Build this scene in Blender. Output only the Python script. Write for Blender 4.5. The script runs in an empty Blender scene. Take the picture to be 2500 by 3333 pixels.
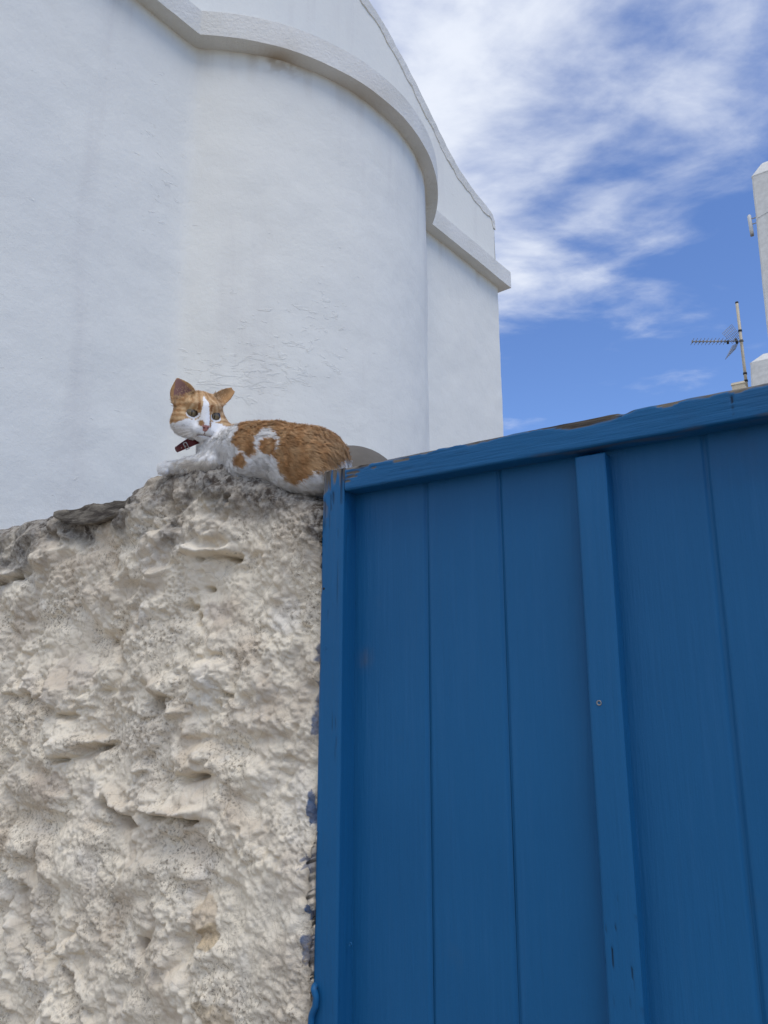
import bpy, math
import numpy as np
from mathutils import Vector, Matrix

# ------------------------------------------------------------------ camera, sky, sun, exposure
sc = bpy.context.scene
F = 2311.0; PITCH = math.radians(12.4); CAMZ = 1.55
cam_d = bpy.data.cameras.new("camera"); cam = bpy.data.objects.new("camera", cam_d)
sc.collection.objects.link(cam); sc.camera = cam
cam.location = (0, 0, CAMZ); cam.rotation_euler = (math.pi / 2 + PITCH, 0, 0)
cam_d.sensor_fit = 'VERTICAL'; cam_d.sensor_height = 36.0; cam_d.lens = 36.0 * F / 3333.0
cam_d.clip_start = 0.05; cam_d.clip_end = 3000
SUN_EL = math.radians(63); SUN_AZ = math.radians(152)       # azimuth from +Y towards +X

wd = bpy.data.worlds.new("World"); sc.world = wd; wd.use_nodes = True
N = wd.node_tree.nodes; L = wd.node_tree.links; N.clear()
def wn(t, **kw):
    n = N.new(t)
    for k, v in kw.items(): setattr(n, k, v)
    return n
def wmath(op, a, b=None, c=None, clamp=False):
    n = wn('ShaderNodeMath', operation=op, use_clamp=clamp)
    for i, x in enumerate((a, b, c)):
        if x is None: continue
        if isinstance(x, (int, float)): n.inputs[i].default_value = x
        else: L.new(x, n.inputs[i])
    return n.outputs[0]
sky = wn('ShaderNodeTexSky', sky_type='NISHITA'); sky.sun_disc = False
sky.sun_elevation = SUN_EL; sky.sun_rotation = SUN_AZ; sky.altitude = 50
sky.air_density = 1.0; sky.dust_density = 0.6; sky.ozone_density = 3.0
tc = wn('ShaderNodeTexCoord'); sep = wn('ShaderNodeSeparateXYZ'); L.new(tc.outputs['Generated'], sep.inputs[0])
zc = wmath('MAXIMUM', sep.outputs[2], 0.06)
px_ = wmath('DIVIDE', sep.outputs[0], zc); py_ = wmath('DIVIDE', sep.outputs[1], zc)
comb = wn('ShaderNodeCombineXYZ'); L.new(px_, comb.inputs[0]); L.new(py_, comb.inputs[1])
mp = wn('ShaderNodeMapping'); L.new(comb.outputs[0], mp.inputs[0])
mp.inputs['Rotation'].default_value = (0, 0, math.radians(-38)); mp.inputs['Scale'].default_value = (1.0, 1.35, 1)
mp.inputs['Location'].default_value = (6.6, 13.1, 0.0)
def wnoise(scale, detail, rough, dist, vec):
    n = wn('ShaderNodeTexNoise'); L.new(vec, n.inputs['Vector'])
    n.inputs['Scale'].default_value = scale; n.inputs['Detail'].default_value = detail
    n.inputs['Roughness'].default_value = rough; n.inputs['Distortion'].default_value = dist
    return n.outputs['Fac']
n1 = wnoise(2.3, 10, 0.55, 0.3, mp.outputs[0])
n2 = wnoise(5.0, 8, 0.58, 0.3, mp.outputs[0])
far = wmath('MAXIMUM', wmath('SUBTRACT', py_, 1.72), 0.0)
edge = wmath('ADD', px_, wmath('MULTIPLY', far, 0.75))
bank = wmath('MULTIPLY', wmath('SUBTRACT', 0.56, edge), 0.62)              # the cloud bank lies to the left of this line
bank = wmath('MINIMUM', wmath('MAXIMUM', bank, -0.20), 0.20)
dens = wmath('ADD', wmath('ADD', wmath('MULTIPLY', n1, 1.0), wmath('MULTIPLY', n2, 0.34)), bank)
mr = wn('ShaderNodeMapRange', interpolation_type='SMOOTHSTEP'); L.new(dens, mr.inputs[0])
mr.inputs[1].default_value = 0.53; mr.inputs[2].default_value = 1.02
mix = wn('ShaderNodeMix', data_type='RGBA'); L.new(mr.outputs[0], mix.inputs[0])
SKY_GAIN = wn('ShaderNodeMix', data_type='RGBA', blend_type='MULTIPLY'); SKY_GAIN.inputs[0].default_value = 1
L.new(sky.outputs[0], SKY_GAIN.inputs[6]); SKY_GAIN.inputs[7].default_value = (1.06, 1.24, 1.62, 1)
L.new(SKY_GAIN.outputs[2], mix.inputs[6]); mix.inputs[7].default_value = (7.3, 7.75, 8.7, 1)
bg = wn('ShaderNodeBackground'); L.new(mix.outputs[2], bg.inputs[0]); bg.inputs[1].default_value = 0.10
out = wn('ShaderNodeOutputWorld'); L.new(bg.outputs[0], out.inputs[0])

sd = bpy.data.lights.new("sun", 'SUN'); so = bpy.data.objects.new("sun", sd); sc.collection.objects.link(so)
sd.energy = 1.4; sd.angle = math.radians(35); sd.color = (1.0, 0.955, 0.89)
sv = Vector((math.sin(SUN_AZ) * math.cos(SUN_EL), math.cos(SUN_AZ) * math.cos(SUN_EL), math.sin(SUN_EL)))
so.rotation_euler = sv.to_track_quat('Z', 'Y').to_euler(); so.location = (0, 0, 20)
sc.view_settings.view_transform = 'Standard'; sc.view_settings.look = 'None'
sc.view_settings.exposure = 0.20; sc.view_settings.gamma = 1.0; sc.view_settings.use_curve_mapping = False

# ------------------------------------------------------------------ helpers
rng = np.random.default_rng(7)
CAM = np.array([0, 0, CAMZ])
cP, sP = math.cos(PITCH), math.sin(PITCH)
def ray(px, py):
    a = (px - 1250) / F; b = -(py - 1666.5) / F
    return np.array([a, cP - b * sP, sP + b * cP])
def at(px, py, y):
    r = ray(px, py); return CAM + r * (y / r[1])
def onpl(px, py, p0, n):
    r = ray(px, py); return CAM + r * (np.dot(p0 - CAM, n) / np.dot(r, n))
def proj(p):
    q = np.asarray(p) - CAM
    d = q[..., 1] * cP + q[..., 2] * sP; u = -q[..., 1] * sP + q[..., 2] * cP
    return 1250 + F * q[..., 0] / d, 1666.5 - F * u / d
def unit(v):
    v = np.asarray(v, float); return v / np.linalg.norm(v)
def sstep(a, b, x):
    t = np.clip((x - a) / (b - a), 0, 1); return t * t * (3 - 2 * t)

_perm = {}
def perlin(P, seed=0):
    """gradient noise, about -0.7..0.7"""
    if seed not in _perm:
        r = np.random.default_rng(seed); p = r.permutation(256); g = r.normal(size=(256, 3)); g /= np.linalg.norm(g, axis=1)[:, None]
        _perm[seed] = (np.concatenate([p, p, p]), g)
    p, g = _perm[seed]
    I = np.floor(P).astype(np.int64); Fr = P - I; I &= 255
    U = Fr * Fr * Fr * (Fr * (Fr * 6 - 15) + 10)
    res = 0
    for dx in (0, 1):
        wx = U[:, 0] if dx else 1 - U[:, 0]; a = p[(I[:, 0] + dx) & 255]
        for dy in (0, 1):
            wy = U[:, 1] if dy else 1 - U[:, 1]; b = p[a + ((I[:, 1] + dy) & 255)]
            for dz in (0, 1):
                wz = U[:, 2] if dz else 1 - U[:, 2]
                G = g[p[b + ((I[:, 2] + dz) & 255)]]
                res = res + wx * wy * wz * (G[:, 0] * (Fr[:, 0] - dx) + G[:, 1] * (Fr[:, 1] - dy) + G[:, 2] * (Fr[:, 2] - dz))
    return res
def fbm(P, oct=4, seed=0, gain=0.5, lac=2.03):
    r = 0; a = 1
    for i in range(oct):
        r = r + a * perlin(P, seed + i); P = P * lac + 3.7; a *= gain
    return r
def billow(P, oct=3, seed=0, gain=0.5):
    r = 0; a = 1
    for i in range(oct):
        r = r + a * np.sqrt(perlin(P, seed + i) ** 2 + 0.0016); P = P * 2.07 + 1.9; a *= gain
    return r
def worley(P, seed=0):
    """F1, F2 in the plane of P[:, :2]"""
    r = np.random.default_rng(seed); T = r.random((64, 64, 2))
    I = np.floor(P[:, :2]).astype(int); f1 = np.full(len(P), 9.); f2 = np.full(len(P), 9.)
    for dx in (-1, 0, 1):
        for dy in (-1, 0, 1):
            c = I + (dx, dy); q = c + T[c[:, 0] & 63, c[:, 1] & 63]
            d = np.hypot(P[:, 0] - q[:, 0], P[:, 1] - q[:, 1])
            f2 = np.minimum(f2, np.maximum(f1, d)); f1 = np.minimum(f1, d)
    return f1, f2

col = sc.collection
def mk(name, V, faces, mat, parent=None, smooth=True, attrs=None, base=None):
    """one mesh object from numpy vertices and a list of index arrays (k,3) / (k,4) / python lists"""
    V = np.asarray(V, np.float64)
    org = np.array(parent['_base']) if parent is not None else (np.array(base) if base is not None else V.mean(0) * (1, 1, 0) + (0, 0, V[:, 2].min()))
    me = bpy.data.meshes.new(name)
    fl = [np.asarray(f, np.int32) for f in faces]
    tot = np.concatenate([np.full(len(f), f.shape[1], np.int32) for f in fl]); idx = np.concatenate([f.ravel() for f in fl])
    me.vertices.add(len(V)); me.vertices.foreach_set('co', (V - org).astype(np.float32).ravel())
    me.loops.add(len(idx)); me.loops.foreach_set('vertex_index', idx)
    me.polygons.add(len(tot)); me.polygons.foreach_set('loop_start', np.concatenate([[0], np.cumsum(tot)[:-1]]).astype(np.int32))
    me.polygons.foreach_set('loop_total', tot)
    me.polygons.foreach_set('use_smooth', np.full(len(tot), bool(smooth)))
    me.update(calc_edges=True); me.validate()
    for k, a in (attrs or {}).items():
        a = np.asarray(a, np.float32)
        if a.ndim == 1:
            at_ = me.attributes.new(k, 'FLOAT', 'POINT'); at_.data.foreach_set('value', a)
        else:
            at_ = me.attributes.new(k, 'FLOAT_COLOR', 'POINT'); at_.data.foreach_set('color', np.c_[a, np.ones(len(a), np.float32)].ravel())
    if mat is not None: me.materials.append(mat)
    o = bpy.data.objects.new(name, me); col.objects.link(o); o['_base'] = [float(x) for x in org]
    if parent is not None: o.parent = parent
    else: o.location = org
    return o
def sub(parent, *a, **k):
    return mk(*a, parent=parent, **k)
def thing(name, base, label, cat, group=None):
    o = bpy.data.objects.new(name, None); col.objects.link(o); o.location = base; o['_base'] = [float(x) for x in base]
    o.empty_display_size = 0.1
    return tag(o, label, cat, group)
def tag(o, label, cat=None, group=None, kind=None):
    if label: o['label'] = label
    if cat: o['category'] = cat
    if group: o['group'] = group
    if kind: o['kind'] = kind
    return o
def gridf(nr, nc, wrap=False):
    i = np.arange(nr - 1)[:, None] * nc; j = np.arange(nc if wrap else nc - 1)[None, :]; j2 = (j + 1) % nc
    return np.stack([i + j, i + j2, i + nc + j2, i + nc + j], -1).reshape(-1, 4)
def boxv(c, ax, ay, az):
    c = np.asarray(c, float); S = [(-1, -1, -1), (1, -1, -1), (1, 1, -1), (-1, 1, -1), (-1, -1, 1), (1, -1, 1), (1, 1, 1), (-1, 1, 1)]
    return np.array([c + sx * np.asarray(ax) + sy * np.asarray(ay) + sz * np.asarray(az) for sx, sy, sz in S])
BOXF = np.array([(0, 3, 2, 1), (4, 5, 6, 7), (0, 1, 5, 4), (1, 2, 6, 5), (2, 3, 7, 6), (3, 0, 4, 7)])
def tube(pts, rad, seg=8, cap=True):
    pts = np.asarray(pts, float); n = len(pts); rad = np.broadcast_to(rad, (n,)); V = []
    up = np.array([0, 0, 1.0]); prev = None
    for i in range(n):
        t = unit(pts[min(i + 1, n - 1)] - pts[max(i - 1, 0)])
        if prev is None: prev = unit(np.cross(t, up if abs(t[2]) < .9 else (1, 0, 0)))
        a = unit(prev - t * np.dot(prev, t)); b = np.cross(t, a); prev = a
        th = np.arange(seg) * 2 * math.pi / seg
        V.append(pts[i] + rad[i] * (np.cos(th)[:, None] * a + np.sin(th)[:, None] * b))
    V = np.concatenate(V); Fq = gridf(n, seg, True); fs = [Fq]
    if cap:
        V = np.r_[V, pts[:1], pts[-1:]]; k = np.arange(seg)
        fs.append(np.stack([np.full(seg, n * seg), (k + 1) % seg, k], 1)); fs.append(np.stack([np.full(seg, n * seg + 1), (n - 1) * seg + k, (n - 1) * seg + (k + 1) % seg], 1))
    return V, fs
def merge(parts):
    V = []; fs = []; o = 0
    for v, f in parts:
        V.append(v); fs += [np.asarray(x) + o for x in f]; o += len(v)
    return np.concatenate(V), fs

# ------------------------------------------------------------------ materials
class Mat:
    def __init__(s, name, rough=0.6, spec=0.4):
        s.m = bpy.data.materials.new(name); s.m.use_nodes = True; s.N = s.m.node_tree.nodes; s.L = s.m.node_tree.links
        s.b = s.N['Principled BSDF']; s.b.inputs['Roughness'].default_value = rough; s.b.inputs['Specular IOR Level'].default_value = spec
        s.co = s.N.new('ShaderNodeTexCoord').outputs['Object']
    def set(s, sock, v):
        if isinstance(v, (int, float)): sock.default_value = v
        elif isinstance(v, tuple): sock.default_value = v if len(v) == 4 or sock.type == 'VECTOR' else (*v, 1)
        else: s.L.new(v, sock)
    def mapv(s, scale=(1, 1, 1), rot=(0, 0, 0)):
        n = s.N.new('ShaderNodeMapping'); s.L.new(s.co, n.inputs[0]); n.inputs['Scale'].default_value = scale; n.inputs['Rotation'].default_value = rot; return n.outputs[0]
    def noise(s, scale, detail=6, rough=0.55, dist=0, vec=None):
        n = s.N.new('ShaderNodeTexNoise'); s.L.new(vec or s.co, n.inputs['Vector'])
        n.inputs['Scale'].default_value = scale; n.inputs['Detail'].default_value = detail; n.inputs['Roughness'].default_value = rough; n.inputs['Distortion'].default_value = dist
        return n.outputs['Fac']
    def voro(s, scale, vec=None, feature='F1'):
        n = s.N.new('ShaderNodeTexVoronoi'); n.feature = feature; s.L.new(vec or s.co, n.inputs['Vector']); n.inputs['Scale'].default_value = scale; return n.outputs['Distance']
    def mr(s, x, a, b, c=0.0, d=1.0, smooth=True):
        n = s.N.new('ShaderNodeMapRange'); n.interpolation_type = 'SMOOTHSTEP' if smooth else 'LINEAR'
        for i, v in enumerate((x, a, b, c, d)): s.set(n.inputs[i], v)
        return n.outputs[0]
    def math(s, op, a, b=None):
        n = s.N.new('ShaderNodeMath'); n.operation = op; s.set(n.inputs[0], a)
        if b is not None: s.set(n.inputs[1], b)
        return n.outputs[0]
    def mix(s, f, a, b, mode='MIX'):
        n = s.N.new('ShaderNodeMix'); n.data_type = 'RGBA'; n.blend_type = mode
        s.set(n.inputs[0], f); s.set(n.inputs[6], a); s.set(n.inputs[7], b); return n.outputs[2]
    def attr(s, name):
        n = s.N.new('ShaderNodeAttribute'); n.attribute_name = name; return n
    def color(s, c): s.set(s.b.inputs['Base Color'], c); return s
    def rough(s, r): s.set(s.b.inputs['Roughness'], r); return s
    def bump(s, h, dist=0.002, strength=1.0):
        n = s.N.new('ShaderNodeBump'); s.set(n.inputs['Height'], h); n.inputs['Distance'].default_value = dist; n.inputs['Strength'].default_value = strength
        if s.b.inputs['Normal'].links: s.L.new(s.b.inputs['Normal'].links[0].from_socket, n.inputs['Normal'])
        s.L.new(n.outputs[0], s.b.inputs['Normal']); return s

m = Mat('whitewash_plaster', 0.85, 0.2)
c = m.mix(m.mr(m.noise(1.3, 4), .35, .7), (.83, .805, .715), (.80, .78, .70))
c = m.mix(m.mr(m.noise(.9, 6, .6, 0, m.mapv((3.2, 3.2, .35))), .50, .72, 0, .6), c, (.70, .67, .61))
c = m.mix(m.attr('stain').outputs['Fac'], c, (.40, .28, .14))
m.color(c)
m.bump(m.noise(26, 8, .62), .0035, .8).bump(m.noise(150, 4, .6), .0012, .8)
fk = m.attr('flake').outputs['Fac']
fn = m.noise(9, 7, .62, .5, m.mapv((1, 1, 2.6)))
m.bump(m.mr(m.math('ADD', fn, m.math('MULTIPLY', fk, .20)), .68, .75), .0045, .5)
PLASTER = m.m
m = Mat('cornice_plaster', 0.9, 0.15)
c = m.mix(m.mr(m.noise(2.2, 5), .3, .7), (.78, .755, .69), (.70, .675, .60))
c = m.mix(m.mr(m.noise(60, 6, .7, 0, m.mapv((1, 1, .5))), .60, .75, 0, .5), c, (.52, .50, .45))
c = m.mix(m.attr('stain').outputs['Fac'], c, (.36, .23, .10))
m.color(c).bump(m.noise(40, 8, .65), .008, 1.0)
CORNICE = m.m
m = Mat('old_limewash', 0.92, 0.12)
a = m.attr('Col')
c = m.mix(m.mr(m.noise(9, 6, .6), .4, .68, 0, .45), a.outputs['Color'], (.62, .52, .40))
c = m.mix(m.mr(m.noise(24, 7, .65, .6), .57, .70, 0, .42), c, (.76, .715, .63))
gm = m.mr(m.noise(8, 6, .7), .44, .62, .05, 1)
c = m.mix(m.math('MULTIPLY', gm, m.mr(m.noise(170, 5, .75), .49, .62, 0, .85)), c, (.25, .20, .14))
c = m.mix(m.mr(m.noise(75, 6, .7), .62, .74, 0, .5), c, (.33, .28, .22))
c = m.mix(m.mr(m.voro(11, m.mapv((1, 1, 1)), 'DISTANCE_TO_EDGE'), .0, .010, .30, 0), c, (.30, .255, .20))
c = m.mix(m.mr(m.noise(4.5, 7, .68), .50, .70, 0, .38), c, (.50, .42, .32))
lc = m.mix(m.mr(m.noise(60, 7, .7), .42, .60), (.070, .056, .045), (.33, .305, .265))
c = m.mix(m.math('MULTIPLY', m.attr('lichen').outputs['Fac'], m.mr(m.noise(28, 6, .7), .30, .50)), c, lc)
m.color(c)
m.bump(m.noise(70, 7, .66, .3), .0042, 1.0)
m.bump(m.mr(m.voro(330), .0, .35), .0012, .65)
LIME = m.m
m = Mat('schist_slab', 0.9, 0.2)
v = m.mapv((1, 1, 5))
m.color(m.mix(m.mr(m.noise(16, 8, .65, .5, v), .35, .68), (.075, .062, .05), (.30, .265, .21)))
m.bump(m.noise(45, 8, .7, .3, v), .006, 1)
SLAB = m.m
def paint_mat(name, grain):
    m = Mat(name, 0.42, 0.22)
    v = m.mapv(grain)
    c = m.mix(m.mr(m.noise(2.4, 5), .3, .7), (.0090, .098, .238), (.0110, .110, .262))
    c = m.mix(m.mr(m.noise(10, 5, .6), .62, .78, 0, .30), c, (.030, .105, .205))
    c = m.mix(m.mr(m.noise(7, 6, .65, 0, v), .48, .75, 0, .35), c, (.022, .125, .285))
    c = m.mix(m.mr(m.noise(3.1, 6, .7), .60, .75, 0, .35), c, (.022, .075, .165))
    w = m.mix(m.mr(m.noise(5, 8, .7, .2, v), .35, .68), (.045, .037, .030), (.21, .185, .15))
    wf = m.attr('wear')
    c = m.mix(wf.outputs['Fac'], c, w)
    m.color(m.mix(m.attr('crack').outputs['Fac'], c, (.006, .010, .018)))
    m.rough(m.mr(wf.outputs['Fac'], 0, 1, .44, .9))
    m.bump(m.noise(17, 6, .6, .05, v), .0014, .8).bump(m.noise(420, 3), .0003, .4)
    return m.m
PAINT_V = paint_mat('blue_paint_upright', (9, 9, .5))
PAINT_H = paint_mat('blue_paint_along', (.7, .7, 14))
def simple(name, c, rough=.6, metal=0, bumpsc=None):
    m = Mat(name, rough); m.color(m.mix(m.mr(m.noise(14, 5), .3, .7), tuple(x * .86 for x in c), c)); m.b.inputs['Metallic'].default_value = metal
    if bumpsc: m.bump(m.noise(bumpsc, 5), .002, .6)
    return m.m

# ------------------------------------------------------------------ gate frame of reference
G = 0.7667
th = math.radians(54.7)
g = np.array([math.sin(th), -math.cos(th), 0]); n = np.array([-math.cos(th), -math.sin(th), 0]); Z = np.array([0, 0, 1.0])
P0 = at(1121, 1560, 1.5 * G)
def gp(s, z, off=0.0): return np.array([P0[0], P0[1], 0]) + np.multiply.outer(s, g) - np.multiply.outer(off, n) + np.multiply.outer(z, Z)
def gs(px, py, off=0.0):
    p = onpl(px, py, P0 - n * off, n); return float(np.dot(p - P0, g)), float(p[2])
def zz(z): return CAMZ + (z - CAMZ) * G          # heights measured on the full-size sketch

# ------------------------------------------------------------------ ground
GR = simple('pale_paving', (.27, .235, .195), .9, 0, 30)
V = np.array([(-400, -400, 0), (400, -400, 0), (400, 400, 0), (-400, 400, 0)], float)
tag(mk('ground', V, [np.array([[0, 1, 2, 3]])], GR, base=(0, 0, 0)), 'pale paved ground running under the whole place', kind='structure')

# ------------------------------------------------------------------ chapel
K = 1.5; HC = CAMZ + 2.65 * K                    # underside of the cornice
ct = unit((.633, .774, 0)); cn = np.array([ct[1], -ct[0], 0])
r0 = ray(1620, 935); CC = CAM + r0 * ((HC - CAMZ) / r0[2]); CC = np.array([CC[0], CC[1], 0])
def cp(t, nn, z): return CC + np.multiply.outer(t, ct) + np.multiply.outer(nn, cn) + np.multiply.outer(z, Z)
AT, SAG, HCH = -2.63, .585, 1.235                # apse centre, sagitta, half chord
AR = (HCH ** 2 + SAG ** 2) / (2 * SAG); AN = SAG - AR
TL = 2 * AT                                       # left end of the gable wall
def plan(off):
    """plan line of the front of the chapel, off metres outside the wall: left end, wall, apse, wall, right corner"""
    R = AR + off; hc = math.sqrt(R * R - (off - AN) ** 2)
    a0 = math.asin(hc / R)
    A = np.linspace(-a0, a0, 90)
    arc = np.c_[AT + R * np.sin(A), AN + R * np.cos(A)]
    left = np.c_[np.linspace(TL - off, arc[0, 0], 60)[:-1], np.full(59, off)]
    right = np.c_[np.linspace(arc[-1, 0], off, 50)[1:], np.full(49, off)]
    return np.r_[left, arc, right]
chapel = thing('chapel', cp(AT, -2, 0.), 'white plastered chapel with rounded apse and curved gable behind the stone wall', 'chapel')
pl = plan(0.0)
# resample finely so that the plaster can be uneven
seg = np.r_[0, np.cumsum(np.linalg.norm(np.diff(pl, axis=0), axis=1))]
u = np.arange(0, seg[-1], .016); u = np.r_[u, seg[-1]]
pu = np.c_[np.interp(u, seg, pl[:, 0]), np.interp(u, seg, pl[:, 1])]
for _ in range(14): pu[1:-1] = .25 * pu[:-2] + .5 * pu[1:-1] + .25 * pu[2:]     # trowelled, soft corners
zl = np.r_[np.arange(0, 2.0, .1), np.arange(2.0, HC + .02, .018)]
T_, Z_ = np.meshgrid(np.arange(len(u)), zl)
B = cp(pu[T_.ravel(), 0], pu[T_.ravel(), 1], Z_.ravel())
dd = np.gradient(pu, axis=0); nrm = np.c_[-dd[:, 1], dd[:, 0]]; nrm /= np.linalg.norm(nrm, axis=1)[:, None]
nw = nrm[T_.ravel(), :1] * ct + nrm[T_.ravel(), 1:] * cn
U_ = u[T_.ravel()]
Q = np.c_[U_, Z_.ravel(), np.zeros(len(U_))]
ppx, ppy = proj(B)
fl_ = np.exp(-((ppx - 800) / 230) ** 2 - ((ppy - 1210) / 95) ** 2) + .55 * np.exp(-((ppx - 1010) / 150) ** 2 - ((ppy - 1050) / 150) ** 2) + .4 * np.exp(-((ppx - 540) / 110) ** 2 - ((ppy - 600) / 260) ** 2) + .12
fln = fbm(Q * (8, 22, 1) + 5, 4, 31, .6)
h = .012 * fbm(Q * 1.6, 3, 21) + .0022 * fbm(Q * 7, 3, 25) + 0 * fln
# long hairline cracks / ridges low on the wall
B = B + nw * h[:, None]
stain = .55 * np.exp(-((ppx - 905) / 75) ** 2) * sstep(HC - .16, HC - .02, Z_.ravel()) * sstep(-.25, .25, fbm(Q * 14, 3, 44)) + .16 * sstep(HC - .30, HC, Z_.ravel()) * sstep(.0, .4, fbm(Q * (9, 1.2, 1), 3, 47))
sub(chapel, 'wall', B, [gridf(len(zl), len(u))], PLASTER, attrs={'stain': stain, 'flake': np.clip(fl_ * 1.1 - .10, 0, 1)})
# cornice: a band that follows the wall, the apse and the corner
OV, CTH = .105, .215
pin, pou = plan(-.03), plan(OV)
def back(p, off, sgn):                            # run the line back along the chapel's sides
    return np.r_[[(TL - off, -7.0)], p, [(off, -7.0)]]
pin, pou = back(pin, -.03, 1), back(pou, OV, 1)
k = min(len(pin), len(pou)); rowz = []
jz = .006 * fbm(np.c_[pou * 3, np.zeros(len(pou))], 3, 51)
prof = [(pin, HC - .001 + 0 * jz), (pou - 0.0, HC + jz), (pou + 0.0, HC + .02 + jz), (pou, HC + CTH - .03 + jz), (.8 * pou + .2 * pin, HC + CTH + jz), (pin, HC + CTH + .045 + jz)]
# subdivide around: rows of points
Vc = np.concatenate([cp(p[:, 0], p[:, 1], z) for p, z in prof])
qx, qy = proj(Vc)
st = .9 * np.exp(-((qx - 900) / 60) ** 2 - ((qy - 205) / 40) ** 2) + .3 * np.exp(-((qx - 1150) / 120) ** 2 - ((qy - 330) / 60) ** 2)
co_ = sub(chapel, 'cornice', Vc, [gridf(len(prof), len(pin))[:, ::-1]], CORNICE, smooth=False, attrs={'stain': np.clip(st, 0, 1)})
# gable: traced from the photograph on the wall plane, mirrored about the apse
half = [(.0, 5.70), (-.022, 5.95), (-.034, 6.07), (-.030, 6.12), (-.020, 6.22), (-.035, 6.31), (-.085, 6.375), (-.242, 6.415), (-.42, 6.445), (-.582, 6.488), (-.70, 6.53), (-.811, 6.583), (-.96, 6.68), (-1.113, 6.793), (-1.395, 6.997), (-1.668, 7.173), (-1.874, 7.295), (-2.05, 7.37), (-2.25, 7.425), (-2.45, 7.455), (-2.63, 7.465)]
half = np.array(half)
prof_g = np.r_[half, np.c_[2 * AT - half[::-1, 0], half[::-1, 1]][1:]]
def fan(prof, nn0, nn1, zb):
    """closed gable slab between depths nn0 (front) and nn1 (back)"""
    q = np.r_[[(prof[0, 0], zb)], prof, [(prof[-1, 0], zb)]]; m_ = len(q)
    # front face as strips down to the base line
    Vf = cp(q[:, 0], np.full(m_, nn0), q[:, 1]); Vd = cp(q[:, 0], np.full(m_, nn0), np.full(m_, zb))
    Vb = cp(q[:, 0], np.full(m_, nn1), q[:, 1]); Vdb = cp(q[:, 0], np.full(m_, nn1), np.full(m_, zb))
    i = np.arange(m_ - 1); fs = [np.stack([i, i + 1, m_ + i + 1, m_ + i], 1)[:, ::-1], np.stack([2 * m_ + i, 2 * m_ + i + 1, 3 * m_ + i + 1, 3 * m_ + i], 1), np.stack([i, i + 1, 2 * m_ + i + 1, 2 * m_ + i], 1)]
    return np.concatenate([Vf, Vd, Vb, Vdb]), fs
def resample(p, step):
    s_ = np.r_[0, np.cumsum(np.linalg.norm(np.diff(p, axis=0), axis=1))]; uu = np.linspace(0, s_[-1], int(s_[-1] / step) + 2)
    return np.c_[np.interp(uu, s_, p[:, 0]), np.interp(uu, s_, p[:, 1])]
pg = resample(prof_g, .03)
pg[:, 1] += .010 * fbm(np.c_[pg * 5, np.zeros(len(pg))], 4, 61)
# inner face (a little lower) and the coping that runs round its edge
cen = np.array([AT, 5.6])
inner = cen + (pg - cen) * (1 - .014 / np.maximum(.4, np.linalg.norm(pg - cen, axis=1)))[:, None]
Vg, Fg = fan(inner, .004, -.30, HC + .02)
sub(chapel, 'gable', Vg, Fg, PLASTER, smooth=False, attrs={'stain': np.zeros(len(Vg))})
# coping: ragged band
pg = pg[pg[:, 1] > 6.20]
tg_ = np.gradient(pg, axis=0); tg_ /= np.linalg.norm(tg_, axis=1)[:, None]; nin = np.c_[-tg_[:, 1], tg_[:, 0]]
nin *= np.sign(((cen - pg) * nin).sum(1))[:, None]
for _ in range(6): nin[1:-1] = .25 * nin[:-2] + .5 * nin[1:-1] + .25 * nin[2:]
kk_ = np.arange(len(pg)); endw = np.minimum(1, np.minimum(kk_, len(pg) - 1 - kk_) / 9.)
inr = pg + nin * ((.035 + .085 * endw) * (1 + .35 * fbm(np.c_[pg * 7, np.zeros(len(pg))], 4, 66)))[:, None]
fr = .012 + .007 * fbm(np.c_[pg * 9, np.ones(len(pg))], 3, 67)
rows = [cp(inr[:, 0], fr * 0 + .0, inr[:, 1]), cp(inr[:, 0], fr, inr[:, 1]), cp(pg[:, 0], fr + .004, pg[:, 1] - .018), cp(pg[:, 0], fr - .016, pg[:, 1]), cp(pg[:, 0], fr * 0 - .33, pg[:, 1])]
Vk = np.concatenate(rows); sub(chapel, 'gable_coping', Vk, [gridf(5, len(pg))[:, ::-1]], CORNICE, smooth=False, attrs={'stain': np.zeros(len(Vk))})
# roof vault and side walls behind
rp = cen + (pg - cen) * .94
Vr, Fr_ = fan(rp, -.29, -7.0, HC - .3)
sub(chapel, 'roof', Vr, Fr_, PLASTER, smooth=False, attrs={'stain': np.zeros(len(Vr))})
for t_ in (-.02, TL + .02):
    V = boxv(cp(t_ - .15 * (1 if t_ > -1 else -1), -3.52, HC / 2), ct * .15, cn * 3.5, Z * (HC / 2)); V = V
    sub(chapel, 'side_wall', V, [BOXF], PLASTER, smooth=False, attrs={'stain': np.zeros(8)})
# flat top of the apse
ar = plan(.0)[59:149]; ctr = np.array([[AT, -.02]])
Va = np.r_[cp(ar[:, 0], ar[:, 1], np.full(len(ar), HC + CTH - .01)), cp(ctr[:, 0], ctr[:, 1], np.array([HC + CTH + .12]))]
i = np.arange(len(ar) - 1); sub(chapel, 'apse_roof', Va, [np.stack([i + 1, i, np.full(len(i), len(ar))], 1)], PLASTER, attrs={'stain': np.zeros(len(Va))})

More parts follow.
